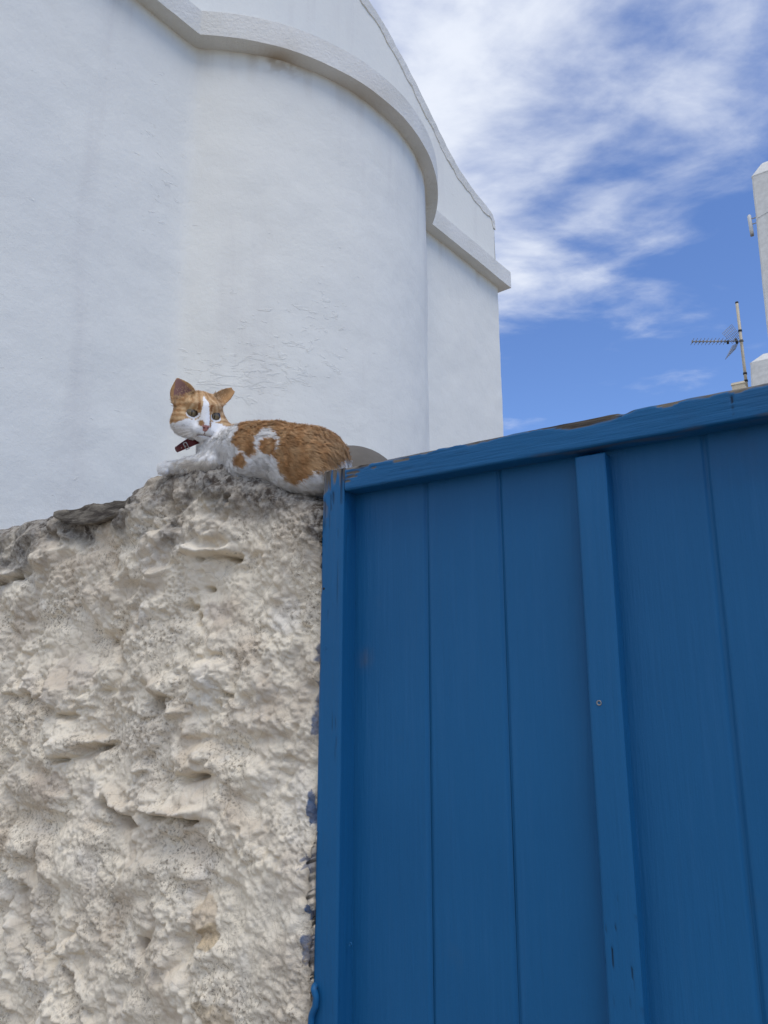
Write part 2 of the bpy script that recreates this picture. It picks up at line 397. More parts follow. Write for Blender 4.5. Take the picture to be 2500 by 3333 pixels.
# ------------------------------------------------------------------ cement dome between the chapel and the gate
CEM = simple('grey_cement', (.135, .118, .095), .9, 0, 18)
dc = at(1142, 1458, 3.3); dc[1] -= .3; zt = dc[2]
A = np.linspace(0, math.pi / 2, 14); R_ = .27; rowsV = []
for a_ in A[::-1]: rowsV.append((R_ * math.cos(a_), zt - R_ + R_ * math.sin(a_)))
rowsV = rowsV + [(R_, 0.0)]
ph = np.arange(48) * 2 * math.pi / 48
V = np.concatenate([np.c_[dc[0] + max(r_, .004) * np.cos(ph), dc[1] + .3 + max(r_, .004) * np.sin(ph), np.full(48, z_)] for r_, z_ in rowsV])
tag(mk('cement_dome', V, [gridf(len(rowsV), 48, True)[:, ::-1]], CEM, base=(dc[0], dc[1] + .3, 0)), 'low grey cement dome showing between the cat and the gate rail', 'dome')

# ------------------------------------------------------------------ stone wall
ds = .0023
top_px = [(-900, 1905), (0, 1725), (60, 1712), (130, 1692), (182, 1684), (240, 1668), (330, 1652), (400, 1640), (440, 1625), (455, 1612), (466, 1592), (478, 1574), (498, 1560), (546, 1543), (619, 1536), (667, 1516), (720, 1512), (787, 1524), (836, 1541), (908, 1565), (956, 1588), (1005, 1607), (1038, 1622), (1060, 1640)]
tp = np.array([gs(x, y, .02) for x, y in top_px])
scol = np.r_[np.arange(-2.4, -1.2, .012), np.arange(-1.2, -.0495, ds)]
NE = 14
scol_all = np.r_[scol + .0022 * sstep(-.07, -.05, scol), np.full(NE, -.0462)]
inset = np.r_[np.zeros(len(scol)), np.linspace(.004, .40, NE)]
Rn = .045; s0 = -.052 - Rn * .8
inset[:len(scol)] += np.where(scol > s0, Rn - np.sqrt(np.maximum(Rn ** 2 - (scol - s0) ** 2, 1e-6)), 0) * .75
Ts = np.interp(scol_all, tp[:, 0], tp[:, 1])
# profile parameter: list of (kind, value)
ROUND = .045
zf = np.r_[np.arange(0, .72, .012), np.linspace(.72, 1.0, 1)]
nz = 470
nback = 42
rowsP = []
for v in np.linspace(0, .985, 60, endpoint=False): rowsP.append(('lo', v))
for v in np.linspace(0, 1, nz): rowsP.append(('hi', v))
for v in np.linspace(0, 1, 30)[1:]: rowsP.append(('rd', v))
for v in np.linspace(0, 1, nback)[1:]: rowsP.append(('tp', v))
for v in np.linspace(0, 1, 16)[1:]: rowsP.append(('bk', v))
ZL, THK = .74, .40
off_r = []; z_r = []; nf_r = []; nz_r = []
for kd, v in rowsP:
    if kd == 'lo': o_, z_, a, b = 0 * Ts, ZL * v + 0 * Ts, 1, 0
    elif kd == 'hi': o_, z_, a, b = 0 * Ts, ZL + (Ts - ROUND - ZL) * v, 1, 0
    elif kd == 'rd': w_ = v * math.pi / 2; o_, z_, a, b = ROUND * (1 - math.cos(w_)) + 0 * Ts, Ts - ROUND + ROUND * math.sin(w_), math.cos(w_), math.sin(w_)
    elif kd == 'tp': o_, z_, a, b = ROUND + (THK - ROUND) * v + 0 * Ts, Ts - .02 * v, 0, 1
    else: o_, z_, a, b = THK + 0 * Ts, (Ts - .02) * (1 - v), -1, 0
    off_r.append(np.maximum(o_, np.minimum(inset, THK)) if kd != 'bk' else o_); z_r.append(z_); nf_r.append(np.full(len(Ts), a)); nz_r.append(np.full(len(Ts), b))
OF = np.array(off_r); ZZ = np.array(z_r); NF = np.array(nf_r, float); NZ = np.array(nz_r, float)
SS = np.broadcast_to(scol_all, OF.shape).copy()
edge_w = np.exp(-((SS + .05) / .02) ** 2)
SS += edge_w * .006 * fbm(np.c_[np.zeros(SS.size), ZZ.ravel() * 22, np.zeros(SS.size)], 4, 71).reshape(SS.shape) * 1.6
arc_up = ZZ + OF * .9                              # texture coordinate that keeps going over the top
Q = np.c_[SS.ravel(), arc_up.ravel(), OF.ravel() * .3] + 10
s_f = SS.ravel(); z_f = ZZ.ravel()
# warped stone pattern
wx = .075 * fbm(Q * 5, 4, 81); wy = .06 * fbm(Q * 5 + 9, 4, 84)
f1, f2 = worley(np.c_[(Q[:, 0] + wx) / .21, (Q[:, 1] + wy) / .125, Q[:, 2]], 5)
big = sstep(0, .33, f2 - f1) - .55 * f1
rough_zone = 1 - .72 * sstep(-.36, -.14, s_f)      # the strip next to the gate was trowelled flatter
med = billow((Q + np.c_[wx, wy, wx] * .30) * (9.5, 12, 9.5), 4, 91, .50)
sml = billow((Q + np.c_[wx, wy, wx] * .08) * (40, 44, 40), 3, 95, .5)
fine = fbm(Q * 130, 3, 99, .55)
p1, _ = worley(np.c_[(Q[:, 0] + wx * .4) * 52, (Q[:, 1] + wy * .4) * 52, Q[:, 2]], 9); pim = np.maximum(0, 1 - (p1 / .62) ** 2) ** 1.5 * sstep(-.15, .25, fbm(Q * 9, 2, 105))
p3, _ = worley(np.c_[Q[:, 0] * 17 + wx * 6, Q[:, 1] * 21 + wy * 6, Q[:, 2]], 13); hole = np.maximum(0, 1 - (p3 / .17) ** 2) * sstep(.0, .2, fbm(Q * 5 + 7, 2, 112))
p2, _ = worley(np.c_[Q[:, 0] * 120 + wx * 30, Q[:, 1] * 120 + wy * 30, Q[:, 2]], 11); pit = np.maximum(0, 1 - (p2 / .33) ** 2) * sstep(.05, .3, fbm(Q * 8 + 3, 2, 106))
calm = sstep(-.28, .22, fbm(Q * 4.5 + 2, 3, 109))
H_ = .0085 * big * rough_zone + .050 * (med - .30) * (.35 + .65 * rough_zone) * (.35 + .8 * calm) + .0068 * (sml - .3) * (.55 + .45 * sstep(-.2, .3, fbm(Q * 4, 2, 103)) + .3) + .0060 * (sml - .3) * sstep(-.2, -.09, s_f) + .0016 * fine + .0065 * pim - .0045 * pit - .010 * hole * (.4 + sml) + .040 * fbm(Q * (2.6, 3.4, 2.6), 2, 108) + .020 * fbm(Q * (6, 9, 6), 2, 107) * rough_zone
# single crevices, ledges, holes and nodules read off the photograph: (px, py, half length px, half height px, depth m, slope)
WJ = .012 * fbm(Q * 20, 3, 86); WV = .75 + .9 * sstep(-.3, .4, fbm(Q * 16, 2, 88)); WA = .25 + .95 * sstep(-.22, .12, fbm(Q * 26, 2, 89))
def spot(px, py, hl, hh, amp, slope=0.0, under=0.0):
    global H_
    s1, z1 = gs(px, py); s2, _ = gs(px + hl, py); _, z2 = gs(px, py + hh)
    L_ = abs(s2 - s1); Hh = abs(z2 - z1)
    du = (s_f + wx * .35 - s1) / L_; dv = (z_f + WJ - z1 + slope * (s_f - s1)) / (Hh * WV)
    front = NF.ravel() > .2
    H_ = H_ + front * amp * (1.95 if amp < 0 else 1.15) * np.exp(-np.abs(du) ** 2.6 - dv ** 2) * (WA if amp < 0 else 1.0)
    if under: H_ = H_ + front * 1.5 * under * np.exp(-(du / 1.15) ** 4 - ((dv - 3.0) / 2.2) ** 2)
for a in [(680, 1812, 62, 7, -.030, .05, .016), (30, 1896, 55, 7, -.028, -.1, .012), (392, 1831, 14, 14, -.020), (613, 1966, 20, 12, -.018, -.4), (631, 2016, 7, 9, -.022), (655, 1917, 22, 10, -.014), (62, 2011, 38, 12, -.016, .2, .006),
          (105, 2279, 85, 11, -.020, .05, .012), (530, 2284, 52, 12, -.022, -.1, .010), (693, 2139, 50, 18, -.012), (255, 2456, 80, 11, -.026, -.25, .014), (380, 2650, 60, 10, -.036, .25, .014), (545, 2660, 95, 9, -.036, -.05, .016),
          (610, 2533, 40, 9, -.018, -.1, .012), (45, 2868, 52, 10, -.028, .15, .012), (187, 2985, 16, 22, -.018), (464, 3066, 12, 16, -.022), (260, 3213, 44, 12, -.024, .5, .010), (125, 2795, 9, 60, -.012),
          (560, 1630, 8, 30, -.012), (745, 1618, 12, 14, -.016), (215, 2330, 60, 12, -.012, .1, .008), (330, 2090, 30, 10, -.012, .1, .006), (730, 2270, 20, 8, -.014), (960, 2050, 8, 12, -.014),
          (590, 2318, 26, 16, .016), (465, 2508, 34, 16, .015), (650, 1745, 95, 45, .016), (130, 2560, 100, 60, .012), (120, 2740, 80, 60, .014), (400, 3120, 130, 70, .012), (640, 2460, 90, 40, .012), (500, 2580, 180, 40, .010), (250, 1850, 110, 50, .010)]:
    spot(*a)
H_ = H_ * np.where(np.broadcast_to(inset, OF.shape).ravel() > .05, .25, 1.0) * (1 - .6 * sstep(.06, .0, np.broadcast_to(Ts, OF.shape).ravel() - z_f)) * np.where(NZ.ravel() > .99, .7, 1.0) * np.where(NF.ravel() < -.5, .5, 1.0)
dirv = NF.ravel()[:, None] * n + NZ.ravel()[:, None] * Z
Vw = gp(s_f, z_f, OF.ravel()) + dirv * H_[:, None] + g * (-.35 * edge_w.ravel() * H_ * (NF.ravel() > .2))[:, None]
# keep the far rows of the top from sinking below zero
Vw[:, 2] = np.maximum(Vw[:, 2], 0)
# colours
qn = fbm(Q * 3.1, 4, 111); qn2 = fbm(Q * 7, 4, 115); qn3 = fbm(Q * 24, 4, 119)
Cw = np.tile(np.array([.86, .765, .60]), (len(Q), 1))
def lay(C, f, c): f = np.clip(f, 0, 1)[:, None]; return C * (1 - f) + np.array(c) * f
Cw = lay(Cw, .6 * sstep(0.0, .45, qn), (.83, .755, .62))
Cw = lay(Cw, .75 * sstep(.12, .5, qn2), (.66, .55, .41))
Cw = lay(Cw, .55 * sstep(.18, .5, -qn2), (.86, .81, .715))
Tfull = np.broadcast_to(Ts, OF.shape).ravel(); dtop = Tfull - z_f
lich = sstep(.15, .0, dtop + .11 * qn2 + .05 * qn3 + .02 * sstep(-.8, -1.1, s_f)) * (OF.ravel() < .4)
Cw = lay(Cw, .85 * lich, (.27, .245, .205)); Cw = lay(Cw, .75 * lich * sstep(.05, .35, qn3), (.12, .10, .085)); Cw = lay(Cw, .7 * lich * sstep(.1, .4, -qn3), (.50, .48, .44))
Cw = lay(Cw, .5 * sstep(-.22, -.08, s_f) * sstep(-.1, .4, qn3 + qn2 * .5), (.49, .445, .375))
def patch(px, py, hx, hy, c, amt):
    global Cw
    s1, z1 = gs(px, py); s2, _ = gs(px + hx, py); _, z2 = gs(px, py + hy)
    d = ((s_f - s1) / (s2 - s1)) ** 2 + ((z_f - z1) / (z2 - z1)) ** 2 + 1.3 * qn3 + .8 * qn2
    Cw = lay(Cw, amt * sstep(1.0, .85, d) * (NF.ravel() > .2), c)
patch(672, 2990, 38, 75, (.62, .50, .35), .8); patch(690, 3040, 26, 45, (.56, .44, .28), .9); patch(790, 2330, 70, 60, (.66, .57, .45), .6); patch(700, 3300, 60, 40, (.60, .48, .32), .7)
patch(180, 2560, 60, 60, (.58, .47, .36), .5); patch(240, 2180, 80, 60, (.60, .52, .43), .5); patch(690, 1990, 50, 40, (.63, .54, .44), .6); patch(60, 2660, 70, 30, (.60, .50, .36), .5)
# smears of the gate's blue paint along the edge
bl = edge_w.ravel() ** .8 * sstep(.02, .16, fbm(np.c_[s_f * 25, z_f * 26, OF.ravel() * 30] + 3, 3, 131) - .30 * (s_f < -.064)) * sstep(1.98, 1.86, z_f) * (OF.ravel() < .05)
Cw = lay(Cw, sstep(.34, .46, bl), (.012, .085, .215))
wall = mk('stone_wall', Vw, [gridf(OF.shape[0], OF.shape[1])], LIME, attrs={'Col': Cw, 'lichen': lich}, base=gp(-.8, 0, .2))
tag(wall, 'thick lumpy limewashed stone wall the cat lies on beside the gate', 'wall')
# flat cap stones bedded on top of it
def slab(px0, px1, pyt0, pyt1, thk_px, off0, depth, seed):
    s1, z1 = gs(px0, pyt0, off0); s2, z2 = gs(px1, pyt1, off0); _, zb = gs(px0, pyt0 + thk_px, off0); thk = z1 - zb
    nu, nv = 60, 26; uu = np.linspace(0, 1, nu)
    prof = [(1, 0.)] + [(v, 0.) for v in np.linspace(.9, 0, 10)] + [(0., w) for w in np.linspace(.2, 1, 5)] + [(v, 1.) for v in np.linspace(.1, 1, 9)]
    P = []
    for v, w in prof:
        z = z1 + (z2 - z1) * uu - thk * (1 - w) * (.75 + .3 * np.sin(uu * 3)) * np.sin(np.pi * np.clip(uu * .93 + .05, 0, 1)) ** .35
        P.append(gp(s1 + (s2 - s1) * uu, z, off0 + depth * v * np.ones(nu)))
    P = np.concatenate(P); q = P * 18 + seed
    P = P + .007 * np.c_[fbm(q, 4, 141), fbm(q + 5, 4, 143), 1.0 * fbm(q * (1, 1, 3) + 9, 4, 145)]
    return sub(wall, 'cap_stone', P, [gridf(len(prof), nu)[:, ::-1]], SLAB)
slab(176, 436, 1664, 1620, 52, -.026, .20, 1.0)
slab(405, 478, 1630, 1608, 26, -.004, .16, 4.0)

# ------------------------------------------------------------------ blue gate
gate = thing('plank_gate', gp(.3, 0, .02), 'blue painted wooden plank gate with weathered top rail, beside the stone wall', 'gate')
OFFB = .045 * G; ZR0, ZR1 = zz(1.927), zz(1.9805)
def rrect(w, h, r, step):
    """rounded rectangle outline (a: 0..w, b: 0..h), starting at the back bottom"""
    pts = []
    def line(p, q):
        k = max(2, int(np.hypot(q[0] - p[0], q[1] - p[1]) / step)); [pts.append((p[0] + (q[0] - p[0]) * i / k, p[1] + (q[1] - p[1]) * i / k)) for i in range(k)]
    def arc(cx, cy, a0):
        for i in range(5): a = a0 + (math.pi / 2) * i / 5; pts.append((cx + r * math.cos(a), cy + r * math.sin(a)))
    line((w - r, 0), (r, 0)); 
    for i in range(5): a = -math.pi / 2 - (math.pi / 2) * i / 5; pts.append((r + r * math.cos(a), r + r * math.sin(a)))
    line((0, r), (0, h - r))
    for i in range(5): a = math.pi - (math.pi / 2) * i / 5; pts.append((r + r * math.cos(a), h - r + r * math.sin(a)))
    line((r, h), (w - r, h)); line((w, h), (w, 0))
    return np.array(pts)
def loft(rings):
    nr, nc = len(rings), len(rings[0]); V = np.concatenate(rings); fs = [gridf(nr, nc, True)]
    V = np.r_[V, [rings[0].mean(0)], [rings[-1].mean(0)]]; k = np.arange(nc)
    fs.append(np.stack([np.full(nc, nr * nc), (k + 1) % nc, k], 1)); fs.append(np.stack([np.full(nc, nr * nc + 1), (nr - 1) * nc + k, (nr - 1) * nc + (k + 1) % nc], 1))
    return V, fs
# top rail: outline in (off, z), lofted along the gate
sx = np.r_[np.arange(.0008, .72, .0022), np.arange(.72, 1.45, .02)]
o_ = rrect(.060, ZR1 - ZR0, .004, .0022)
SSr = np.repeat(sx, len(o_)); OO = np.tile(o_[:, 0], len(sx)); ZR = np.tile(o_[:, 1], len(sx))
hz = ZR1 - ZR0; vv = ZR / hz; fr_ = OO < .012; tpf = ZR > hz - .006
q = np.c_[SSr, OO, ZR]
grain = fbm(q * (16, 300, 300) + 2, 4, 151, .6); slow = fbm(q * (26, 60, 60), 4, 155, .6)
def sr(px, py): return gs(px, py)[0], gs(px, py)[1] - ZR0
wear = sstep(hz - .0042, hz - .0015, ZR + .0035 * slow + .003 * grain) * sstep(-.35, .05, fbm(q * (14, 1, 1) + 7, 3, 158)) * .95
def rpatch(px0, px1, py, hh, amt, gr):
    global wear
    a, z1 = sr(px0, py); b, _ = sr(px1, py); _, z2 = sr((px0 + px1) / 2, py + hh); zc_ = sr((px0 + px1) / 2, py)[1]
    _, zmid = sr((px0 + px1) / 2, py)
    d = (np.abs(SSr - (a + b) / 2) / (abs(b - a) / 2)) ** 2 + (np.abs(ZR - zmid) / abs(zmid - z2)) ** 2 + gr * grain
    wear = np.maximum(wear, amt * sstep(1.05, .8, d))
rpatch(1800, 2020, 1368, 20, 1, .8); rpatch(2135, 2210, 1312, 11, 1, .8); rpatch(2370, 2445, 1263, 12, 1, .8); rpatch(1500, 1660, 1428, 8, .9, 1.6); rpatch(1330, 1420, 1470, 8, .9, 1.4)
for (x0_, x1_, yy_, hh_) in ((1122, 1200, 1518, 6), (1122, 1180, 1538, 5), (1122, 1165, 1551, 4), (1122, 1140, 1566, 5), (1130, 1205, 1508, 5), (1280, 1335, 1497, 4), (1195, 1235, 1524, 2.5)): rpatch(x0_, x1_, yy_, hh_, 1, .9)
crack = sstep(.26, .40, fbm(q * (11, 240, 330) + 5, 3, 161, .6)) * fr_ * np.exp(-SSr / .09)
cs, _z = sr(2383, 1320); crack = np.maximum(crack, fr_ * np.exp(-((SSr - cs - .0015 * perlin(q * 160, 168)) / .0011) ** 2) * sstep(-.1, .1, perlin(q * 220, 169)) * sstep(hz * .12, hz * .3, ZR) * sstep(hz * .9, hz * .7, ZR))
und = (ZR < .004) * sstep(.05, .35, fbm(q * (7, 40, 1) + 3, 3, 164)) * sstep(.2, .45, SSr) * .45
wear = np.clip(np.maximum(wear, und), 0, 1)
depth = .0016 * wear * (1 + grain) + .0022 * crack + .0004 * grain
zdrop = tpf * (.0003 * np.maximum(0, fbm(q * (22, 1, 1), 4, 166)) + .0035 * np.exp(-((SSr - sr(2030, 1340)[0]) / .008) ** 2) + .0007 * wear)
Vr = gp(SSr, ZR0 + ZR - zdrop, OO + np.where(fr_, depth, 0))
Vr2, fsr = loft([Vr[i * len(o_):(i + 1) * len(o_)] for i in range(len(sx))])
sub(gate, 'top_rail', Vr2, [f for f in fsr], PAINT_H, attrs={'wear': np.r_[wear, 0.9, 0.9], 'crack': np.r_[crack, 0, 0]})
# post
zt = zz(1.983); zs = np.r_[np.arange(0, .75, .03), np.arange(.75, zt - .0008, .0024), zt - .0004]
pw = .0637 * G - .001
o_ = rrect(pw, .080, .005, .002)                       # first: along the gate, second: depth, 0 at the back
o_[:, 1] = .080 - o_[:, 1]                             # depth measured from the front
o_ = o_[::-1]
SP = np.tile(-pw + o_[:, 0], len(zs)) - .0008; OP = np.tile(o_[:, 1], len(zs)); ZP = np.repeat(zs, len(o_))
q = np.c_[SP, OP, ZP]; grain = fbm(q * (330, 330, 14), 4, 171, .6); fing = fbm(q * (150, 150, 5) + 4, 3, 175)
dt = zt - ZP; frp = OP < .012
wear = sstep(.0, .012, .026 + .050 * fing + .006 * grain - dt) + sstep(.010, .004, SP + pw + .012 * sstep(.0, .2, fbm(q * (3, 3, 20), 3, 178)) - .006) * sstep(.11, .04, dt) * .8
wear = np.maximum(wear, sstep(.05, .25, fbm(q * (3, 3, 14) + 8, 3, 179)) * sstep(-pw + .004, -pw, SP) * .9)
crk = sstep(.26, .36, fbm(q * (300, 300, 8) + 6, 3, 181, .6)) * (1.0 * np.exp(-dt / .09) + .35 * sstep(.15, .3, fbm(q * (30, 30, 5), 2, 185))) * frp
wear = np.clip(wear, 0, 1)
dep = .0018 * wear * (1 + grain) + .0022 * crk + .0004 * grain
ztop = np.where(dt < .002, -.006 * np.maximum(0, .3 + fbm(np.c_[SP * 160, OP * 160, SP * 0], 3, 188)), 0)
Vp = gp(SP, ZP + ztop, OP + np.where(frp, dep, 0))
Vp2, fsp = loft([Vp[i * len(o_):(i + 1) * len(o_)] for i in range(len(zs))])
sub(gate, 'post', Vp2, fsp, PAINT_V, attrs={'wear': np.r_[wear, .9, .9], 'crack': np.r_[np.clip(crk, 0, 1), 0, 0]})
# boards
edges = np.array([-.03, .181, .348, .534, .7208, .905, 1.09, 1.275, 1.46, 1.80]) * G
zb = np.r_[np.linspace(.05, .75, 8), np.linspace(.77, ZR0 + .03, 90)]
def board(s1, s2, seed):
    ch = .0036; xs = np.r_[s1, s1 + ch * .6, s1 + ch, s1 + ch * 1.5, np.linspace(s1 + .008, s2 - .008, 14), s2 - ch * 1.5, s2 - ch, s2 - ch * .6, s2]
    d = np.r_[.0034, .0032, .0013, 0, np.zeros(14), 0, .0013, .0032, .0034]
    X, Y = np.meshgrid(np.arange(len(xs)), zb); X = X.ravel(); Y = Y.ravel()
    q = np.c_[xs[X], Y, np.full(len(X), seed)]
    wob = .0006 * fbm(q * (9, 3, 1), 3, 191) + .0012 * perlin(np.c_[q[:, 0] * 4, q[:, 1] * .8, q[:, 2]], 193)
    wv = np.zeros(len(X))
    front = gp(xs[X] + .0012 * perlin(np.c_[np.zeros(len(X)), Y * 2, q[:, 2]], 195), Y, OFFB + d[X] + wob)
    bk_ = gp(np.array([s1 + .0003, s2 - .0003, s2 - .0003, s1 + .0003]), np.array([zb[0], zb[0], zb[-1], zb[-1]]), np.full(4, OFFB + .022))
    nx = len(xs); k = len(front); Vb = np.r_[front, bk_]
    c0, c1, c2, c3 = 0, nx - 1, len(front) - 1, len(front) - nx
    return Vb, [gridf(len(zb), nx), np.array([[k + 1, k, k + 3, k + 2]])], [list(range(0, nx))], (c0, c1, c2, c3, k), wv
for i in range(len(edges) - 1):
    Vb, fs, _, (c0, c1, c2, c3, k), wv = board(edges[i], edges[i + 1], i * 3.3)
    fs.append(np.array([[k, k + 1, c1, c0], [k + 2, k + 3, c3, c2]]))
    # long sides
    nx = (len(Vb) - 4) // len(zb); L0 = np.arange(len(zb)) * nx; L1 = L0 + nx - 1
    wv = np.r_[wv, 0, 0, 0, 0]
    if i == 0:                                        # scuffed patch on the first board
        pxs, pys = proj(Vb); wv = np.maximum(wv, .35 * np.exp(-((pxs - 1190) / 16) ** 2 - ((pys - 2145) / 26) ** 2))
    sub(gate, 'board', Vb, fs, PAINT_V, attrs={'wear': wv})
# batten over the joint
ob = .016 * G; b0, b1 = .5105 * G, .566 * G
o_ = rrect(b1 - b0, OFFB - ob + .004, .0045, .0014); o_[:, 1] = (OFFB + .004) - o_[:, 1]; o_ = o_[::-1]
zs = np.r_[np.arange(.05, .75, .05), np.arange(.75, zz(1.917), .004), zz(1.917)]
SP = np.tile(b0 + o_[:, 0], len(zs)); OP = np.tile(o_[:, 1], len(zs)); ZP = np.repeat(zs, len(o_)); q = np.c_[SP, OP, ZP]
sz, zz_ = gs(2010, 3085, ob)
crk = sstep(.33, .43, fbm(q * (420, 420, 26) + 6, 2, 201, .5)) * np.exp(-((ZP - zz_) / .05) ** 2) * (OP < ob + .003)
Vt = gp(SP + .001 * perlin(np.c_[ZP * 3, ZP * 0, ZP * 0], 205), ZP, OP + .0015 * crk + .0003 * fbm(q * (300, 300, 10), 3, 206))
Vt2, fst = loft([Vt[i * len(o_):(i + 1) * len(o_)] for i in range(len(zs))])
batten = sub(gate, 'batten', Vt2, fst, PAINT_V, attrs={'wear': np.zeros(len(Vt2)), 'crack': np.r_[crk, 0, 0]})
# screws and nail heads
STEEL = simple('dull_steel', (.30, .29, .27), .4, .8); DARK = simple('dark_hole', (.012, .011, .010), .9)
def disc(parent, name, px, py, off, r, h, mat, ring=True):
    s_, z_ = gs(px, py, off); a = np.arange(12) * 2 * math.pi / 12; rr = [(1, .0), (1, h), (.75, h), (.5, h * .35), (.0001, h * .35)] if ring else [(1, 0), (.95, h), (.0001, h)]
    V = np.concatenate([gp(s_ + r * k_ * np.cos(a), z_ + r * k_ * np.sin(a), np.full(12, off + .0008 - hh)) for k_, hh in rr])
    return sub(parent, name, V, [gridf(len(rr), 12, True)], mat)
disc(batten, 'screw', 1950, 2288, ob, .0034, .0014, STEEL)
disc(gate, 'nail_hole', 1054, 1916, 0, .0022, .0010, DARK, False)
disc(gate, 'nail_head', 1060, 2108, 0, .0036, .0011, PAINT_V)
disc(gate, 'nail_head', 1140, 3073, OFFB * .5, .003, .0014, PAINT_V)

# blue-painted pipe at the foot of the wall edge
pts = [(1003, 3205), (1020, 3215), (1029, 3245), (1027, 3275), (1014, 3305), (1012, 3345), (1030, 3420), (1033, 3560)]
P = np.array([gp(*gs(x, y, -.006), -.006 + (.03 if i == 0 else 0)) for i, (x, y) in enumerate(pts)])
P = np.r_[P, [P[-1] * (1, 1, 0)]]
uu = np.linspace(0, len(P) - 1, 60); P = np.c_[[np.interp(uu, np.arange(len(P)), P[:, k_]) for k_ in range(3)]].T
kern = np.array([1, 2, 3, 2, 1]) / 9.
Ps = P.copy(); 
for k_ in range(3): Ps[2:-2, k_] = np.convolve(P[:, k_], kern, 'valid')
V, fs = tube(Ps, .0048, 10)
tag(mk('painted_pipe', V, fs, PAINT_V, attrs={'wear': .5 * sstep(.1, .4, fbm(V * 90, 3, 211))}, base=tuple(Ps[-1])), 'thin bent pipe smeared with blue paint between wall and gate post', 'pipe')

# ------------------------------------------------------------------ house roof, piers and aerial far behind the gate
WHITE2 = simple('pier_whitewash', (.70, .69, .65), .9, 0, 12)
CREAM = simple('cream_plaster', (.66, .58, .43), .85, 0, 20)
def obox(t0, t1, d0, d1, z0, z1, o0, tz=0.0, tt=0.0):
    """box in gate-parallel axes from o0: t along the gate, d away from the camera; tz/tt shrink the top"""
    V = []
    for z, a in ((z0, 0), (z1, 1)):
        for t, d in ((t0 + tt * a, d0 + tt * a), (t1 - tt * a, d0 + tt * a), (t1 - tt * a, d1 - tt * a), (t0 + tt * a, d1 - tt * a)):
            V.append(o0 + g * t - n * d + Z * z)
    return np.array(V), [BOXF]
YF = 12.0; RZ = 5.75
hb = at(2449, 900, YF) * (1, 1, 0)
house = thing('white_house', hb + g * 1.0 - n * 1.5, 'white house behind the gate that carries the piers and the aerial', 'house')
V, f = obox(-1.6, 4.0, -.4, 4.0, 0, RZ, hb); sub(house, 'wall', V, f, WHITE2, smooth=False)
V, f = obox(-1.65, 4.05, -.45, 4.05, RZ, RZ + .1, hb); sub(house, 'roof', V, f, WHITE2, smooth=False)
RT = RZ + .1
def pier(px, py, py2, px2, w, label, capz, y, taper):
    e = at(px, py, y); b = np.array([e[0], e[1], 0.]); zt_ = e[2]
    o = thing('roof_pier', b + g * w / 2 - n * w / 2 + Z * RT, label, 'pier')
    st = 14; rings = []
    def ring(t0, z, ch):
        t1 = w - t0; c_ = ch
        pts = [(t0 + c_, t0), (t1 - c_, t0), (t1, t0 + c_), (t1, t1 - c_), (t1 - c_, t1), (t0 + c_, t1), (t0, t1 - c_), (t0, t0 + c_)]
        return np.array([b + g * a - n * d + Z * z for a, d in pts])
    for i in range(st):
        v = i / (st - 1); rings.append(ring(-taper * (1 - v), RT + (zt_ - RT) * v, .025))
    V, fs = loft(rings); V = V + .012 * np.c_[fbm(V * 3, 3, 301), fbm(V * 3 + 7, 3, 302), 0 * V[:, 0]]
    sub(o, 'shaft', V, fs, WHITE2, smooth=False)
    rings = [ring(-.006, zt_ - .01, .03), ring(-.004, zt_ + .01, .03), ring(.16, zt_ + capz, .03), ring(.17, zt_ + capz + .015, .04)]
    V, fs = loft(rings); sub(o, 'cap', V, fs, WHITE2, smooth=False)
    return o, b, zt_
tower, tb, tz_ = pier(2446, 574, 0, 0, .95, 'tall square white pier with sloped cap and a small aerial unit on its side', .30, YF, .09)
stub, sb_, sz_ = pier(2441, 1182, 0, 0, .8, 'short white pier with sloped cap next to the aerial mast', .17, YF - .3, .05)
# cream chimney block
e = at(2381, 1249, YF - .6); b = np.array([e[0], e[1], 0.])
o = thing('chimney_block', b + Z * RT, 'small cream chimney block just above the gate rail', 'chimney')
V, f = obox(0, .20, 0, .2, RT, e[2] - .03, b); sub(o, 'stack', V, f, CREAM, smooth=False)
V, f = obox(-.012, .212, -.012, .212, e[2] - .03, e[2] + .01, b, tt=.012); sub(o, 'cap', V, f, CREAM, smooth=False)
# outdoor aerial unit on the tall pier
PLAST = simple('grey_white_plastic', (.62, .62, .60), .45); BLK = simple('black_rubber', (.02, .02, .02), .6); MET = simple('galvanised_steel', (.42, .41, .38), .4, .7)
u_ = at(2438, 700, YF + .1); l_ = at(2447, 757, YF + .1); ax_ = unit(u_ - l_)
ant = thing('aerial_unit', l_, 'pale slim outdoor aerial unit bracketed to the side of the tall pier', 'antenna')
V, f = tube(np.array([l_, l_ + ax_ * .01, u_ - ax_ * .02, u_]), [.030, .034, .034, .018], 12); sub(ant, 'housing', V, f, PLAST)
V, f = tube(np.array([l_ - ax_ * .07, l_ - ax_ * .002]), [.032, .032], 12); sub(ant, 'base_cap', V, f, simple('mottled_grey', (.30, .28, .25), .7))
for k_ in (.45, .75):
    p = l_ + (u_ - l_) * k_; q_ = p + g * .16
    V, f = tube(np.array([p, q_]), .011, 8); sub(ant, 'bracket', V, f, MET)
th_ = np.linspace(0, 1, 16); pw_ = l_ + (u_ - l_) * .6 + g * .12
P = pw_ + np.outer(th_, g * .42) - np.outer(th_, n * -.10) + np.outer(.10 * np.sin(th_ * 2.2), Z)
P = np.array([tb + g * (.02 + .5 * v) + n * .02 + Z * (pw_[2] + .09 * math.sin(2.0 * v)) for v in th_])
V, f = tube(np.r_[[pw_], P], .006, 6); sub(ant, 'cable', V, f, PLAST)
